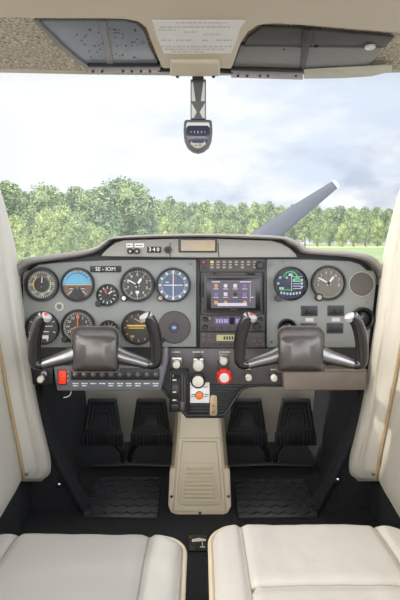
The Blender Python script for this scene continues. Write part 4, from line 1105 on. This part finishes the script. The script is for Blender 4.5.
# ================================================================== PEDESTAL
t = thing('pedestal', 'beige plastic pedestal with a ribbed inset between the two foot wells', 'pedestal', Vector((0, 1.30, FLOOR)))
def qz(px, py):   # the sloping front face: depth falls from the console down to the floor
    Y = 1.37-.085*(py-415)/100
    return P(px, py, Y)
def cx(y): return 199.5
lv = [(405,24,20),(418,23.5,20),(437,25,21.5),(455,26.5,23),(475,28,24.5),(495,29.5,26),(511,30.5,27)]
m = MB(); rings = []
for y, hw, fw in lv:
    a = qz(cx(y)-fw, y); b = qz(cx(y)+fw, y); a2 = qz(cx(y)-hw, y)+Vector((-.004,.06,0)); b2 = qz(cx(y)+hw, y)+Vector((.004,.06,0))
    a3 = a2+Vector((.012,.36,0)); b3 = b2+Vector((-.012,.36,0)); a3.y = b3.y = 1.74
    m1 = a.lerp(a2, .12); m2 = b.lerp(b2, .12)
    rings.append([a3, a2, a+Vector((-.003,.006,0)), a+Vector((.004,0,0)), b+Vector((-.004,0,0)), b+Vector((.003,.006,0)), b2, b3])
m.loft(rings); m.build('cover', 'beige_plastic', t, smooth=30)
m = MB(); m.tube([qz(cx(0)-21,438)+Vector((0,-.001,0)), qz(cx(0)+21,438)+Vector((0,-.001,0))], .0016, 6); m.build('crease_line', 'cream_tan', t)
m = MB()
ins = [(-17.5,441),(17.5,441),(19,460),(22,497),(20.5,502),(17,504.5),(-17,504.5),(-20.5,502),(-22,497),(-19,460)]
m.prism([qz(cx(0)+x, y)+Vector((0,-.005,0)) for x, y in ins], (0,.007,0), .003, 2, 50); m.build('inset_panel', 'beige_plastic', t)
m = MB(); ins2 = [(-15,462),(15,462),(18,495),(16,499.5),(-16,499.5),(-18,495)]
pts = [qz(cx(0)+x, y)+Vector((0,-.005,0)) for x, y in ins2]; m.tube(pts+[pts[0]], .0016, 6); m.build('inset_rim', 'beige_plastic', t)
for k in range(8):
    y = 467.5+k*4.0
    m = MB(); m.tube([qz(cx(0)-13.2-k*.25, y)+Vector((0,-.0052,0)), qz(cx(0)+13.2+k*.25, y)+Vector((0,-.0052,0))], .0036, 8, 1.3); m.build('rib', 'beige_plastic', t)
m = MB()
fl = [(169.5,471),(172.5,469),(176,470),(172.5,507),(180,511),(219,511),(226.5,507),(223,470),(227,469),(230,471),(231.5,507),(228,514),(222,516.5),(178,516.5),(171,514),(168,507)]
pts = [qz(x, y)+Vector((0,.004,0)) for x, y in fl]
m.prism(pts, (0,.03,-.002), .003, 2, 25); m.build('base_flange', 'beige_plastic', t)
for x, y in ((171.5,497),(228.5,497),(200,513.5)):
    m = MB(); p = qz(x, y)+Vector((0,.003,0)); m.lathe([(.0035,0),(.0035,-.001),(.002,-.0018)], p, (0,1,0), 12); m.build('screw', 'dark_grey', t)

# ================================================================== FLOOR MATS
def fl_(px, py, h=0.):
    Y = F*(.66-h)/(py-HY); return Vector(((px-200)*Y/F, Y, FLOOR+h))
def mat_(corners, label):
    t = thing('floor_mat', label, 'floor mat', fl_(*corners[0]), 'rubber floor mats')
    c0 = [fl_(x, y) for x, y in corners]
    m = MB(); m.prism([p+Vector((0,0,.0005)) for p in c0], (0,0,.005), .0015); n_, r_ = 12, 6
    for j in range(r_):
        for i in range(n_):
            u = (i+.5)/n_; v = (j+.5)/r_
            p = c0[0].lerp(c0[1], u).lerp(c0[3].lerp(c0[2], u), v)
            a = math.radians(38 if (i+j) % 2 else -38)
            m.box(p+Vector((0,0,.0062)), (.019,.0058,.0055), .0014, 1, Matrix.Rotation(a, 3, 'Z'))
    m.build('sheet', 'tread', t)
mat_([(97,479),(161,479),(157,519),(83,519)], 'black rubber mat with raised diagonal tread on the pilot floor')
mat_([(234,481),(305,481),(318,519),(238,519)], 'black rubber mat with raised diagonal tread on the co-pilot floor')
# floor placard between the seats
t = thing('floor_placard', 'small black screwed plate with white writing on the floor between the seats', 'placard', fl_(197.5,545))
m = MB(); m.prism([fl_(x, y)+Vector((0,0,.0005)) for x, y in ((188.5,537),(207,537),(206.5,552.5),(188.5,552.5))], (0,0,.004), .001); m.build('plate', 'black_gloss', t)
m = MB(); pf = lambda x, y: fl_(x, y)+Vector((0,0,.0049))
m.prism([pf(192,541.5), pf(199,540), pf(206,541.5), pf(206,543), pf(192,544)], (0,0,-.0003)); words(m, 200, 205, 548.8, .8, pf, 6, .4); m.prism([pf(x, y) for x, y in ((202,544),(202.8,544),(202.8,548),(202,548))], (0,0,-.0003)); m.build('lettering', 'mark_white', t, fix=False)
for x, y in ((190.7,540),(190.7,550)):
    m = MB(); m.lathe([(.0022,0),(.0022,.001)], pf(x, y), (0,0,1), 10); m.build('screw', 'brushed', t)
for s, lab in ((-1,'small chrome carpet fastener on the pilot side of the floor'),(1,'small chrome carpet fastener on the co-pilot side of the floor')):
    p = P(59 if s < 0 else 338, 485.5 if s < 0 else 480.5, 1.29)
    m = MB(); m.lathe([(.0065,0),(.0065,-.002),(.003,-.004),(.001,-.004)], p, (.2*s,1,.1), 16); tag(m.build('carpet_fastener', 'chrome'), lab, 'fastener', 'carpet fasteners')

# ================================================================== SEATS
def seat(x0, x1, yf, label, seams, cross=None, seed=0):
    ZS = ZC-.474; yb = .42; hw = (x1-x0)/2; cxx = (x0+x1)/2; hl = (yf-yb)/2; cy = (yf+yb)/2; r = .047; rr = .022
    t = thing('pilot_seat', label, 'seat', Vector((cxx, cy, FLOOR)), 'cream vinyl seats')
    N = 64
    def at(u, v):
        x, y = hw*u, hl*v
        dx, dy = abs(x)-(hw-r), abs(y)-(hl-r); e = min(hw-abs(x), hl-abs(y))
        if dx > 0 and dy > 0:
            L_ = max(dx, dy); nn = math.hypot(dx, dy)
            x = math.copysign(hw-r+dx/nn*L_, x); y = math.copysign(hl-r+dy/nn*L_, y); e = r-L_
        z = 0
        if e < rr: z = -rr*(1-math.sqrt(max(0, 1-(1-e/rr)**2)))*.8
        z += .010*(1-(abs(u))**2.5)*(1-abs(v)**3)
        for sx in seams: z -= .006*math.exp(-((cxx+x-sx-(.0))/.006)**2)
        if cross is not None: z -= .005*math.exp(-((cy+y-cross)/.006)**2)*(1 if seams[0] < cxx+x < seams[1] else 0)
        z += .0022*noise.noise(Vector((x*11+seed, y*11, seed)))+.0010*noise.noise(Vector((x*40+seed, y*26, seed)))
        return Vector((cxx+x, cy+y, ZS+z))
    def warp(k): s_ = -1+2*k/N; return math.copysign(abs(s_)**.75, s_)
    m = MB(); G = [[at(warp(i), warp(j)) for i in range(N+1)] for j in range(N+1)]
    m.grid(G)
    loop = [G[0][i] for i in range(N)]+[G[j][N] for j in range(N)]+[G[N][i] for i in range(N, 0, -1)]+[G[j][0] for j in range(N, 0, -1)]
    ctr = Vector((cxx, cy, 0))
    def ring(dz, k): return [Vector((cxx+(p.x-cxx)*k, cy+(p.y-cy)*k, p.z+dz)) for p in loop]
    m.grid([loop, ring(-.02, 1.006), ring(-.05, 1.008), ring(-.085, .995), ring(-.095, .97)], close=True)
    bmesh.ops.remove_doubles(m.bm, verts=m.bm.verts, dist=1e-5)
    m.build('cushion', 'vinyl', t, smooth=70)
    m = MB(); lp = [p+Vector((0,0,.003)) for p in ring(0, 1.008)]; m.tube(lp+[lp[0]], .0046, 8, 1.0, (0,0,1)); m.build('piping', 'piping', t, 'tan piping')
    for sx in seams:
        m = MB(); pts = []
        for k in range(40):
            v = -.97+1.94*k/39; p = at((sx-cxx)/hw, v); pts.append(p+Vector((0,0,.0006)))
        m.tube(pts, .0012, 6, 1.0, (0,0,1)); m.build('seam', 'seam', t)
    if cross is not None:
        m = MB(); pts = [at((seams[0]+(seams[1]-seams[0])*k/30-cxx)/hw, (cross-cy)/hl)+Vector((0,0,.0006)) for k in range(31)]; m.tube(pts, .0012, 6); m.build('seam', 'seam', t)
    m = MB(); m.box((cxx, cy, ZS-.115), (hw*1.8, hl*1.8, .03), .006); m.build('seat_pan', 'dark_grey', t)
    for sx in (-1, 1):
        for sy in (-1, 1):
            m = MB(); m.tube([(cxx+sx*hw*.75, cy+sy*hl*.8, ZS-.12), (cxx+sx*hw*.75, cy+sy*hl*.8, FLOOR+.001)], .009, 8); m.build('leg', 'brushed', t)
    return t
seat(-.362, -.026, .877, 'cream vinyl seat cushion on the pilot side, with lengthwise seams only', (-.298,-.0835), None, 1)
seat(.0185, .352, .905, 'sunlit cream vinyl co-pilot seat cushion with a cross seam', (.069,.295), .725, 7)

# ================================================================== CAMERA, VIEW
cam = bpy.data.cameras.new('camera'); co = bpy.data.objects.new('camera', cam); C.objects.link(co)
co.location = (0,0,ZC); co.rotation_euler = (PI/2,0,0)
cam.sensor_fit = 'VERTICAL'; cam.sensor_height = 36; cam.sensor_width = 24; cam.lens = 36*F/600; cam.shift_y = -(300-HY)/600
cam.clip_start = .02; cam.clip_end = 3000
sc = bpy.context.scene; sc.camera = co
sc.view_settings.view_transform = 'Standard'; sc.view_settings.look = 'None'; sc.view_settings.gamma = 1; sc.view_settings.exposure = EXPO
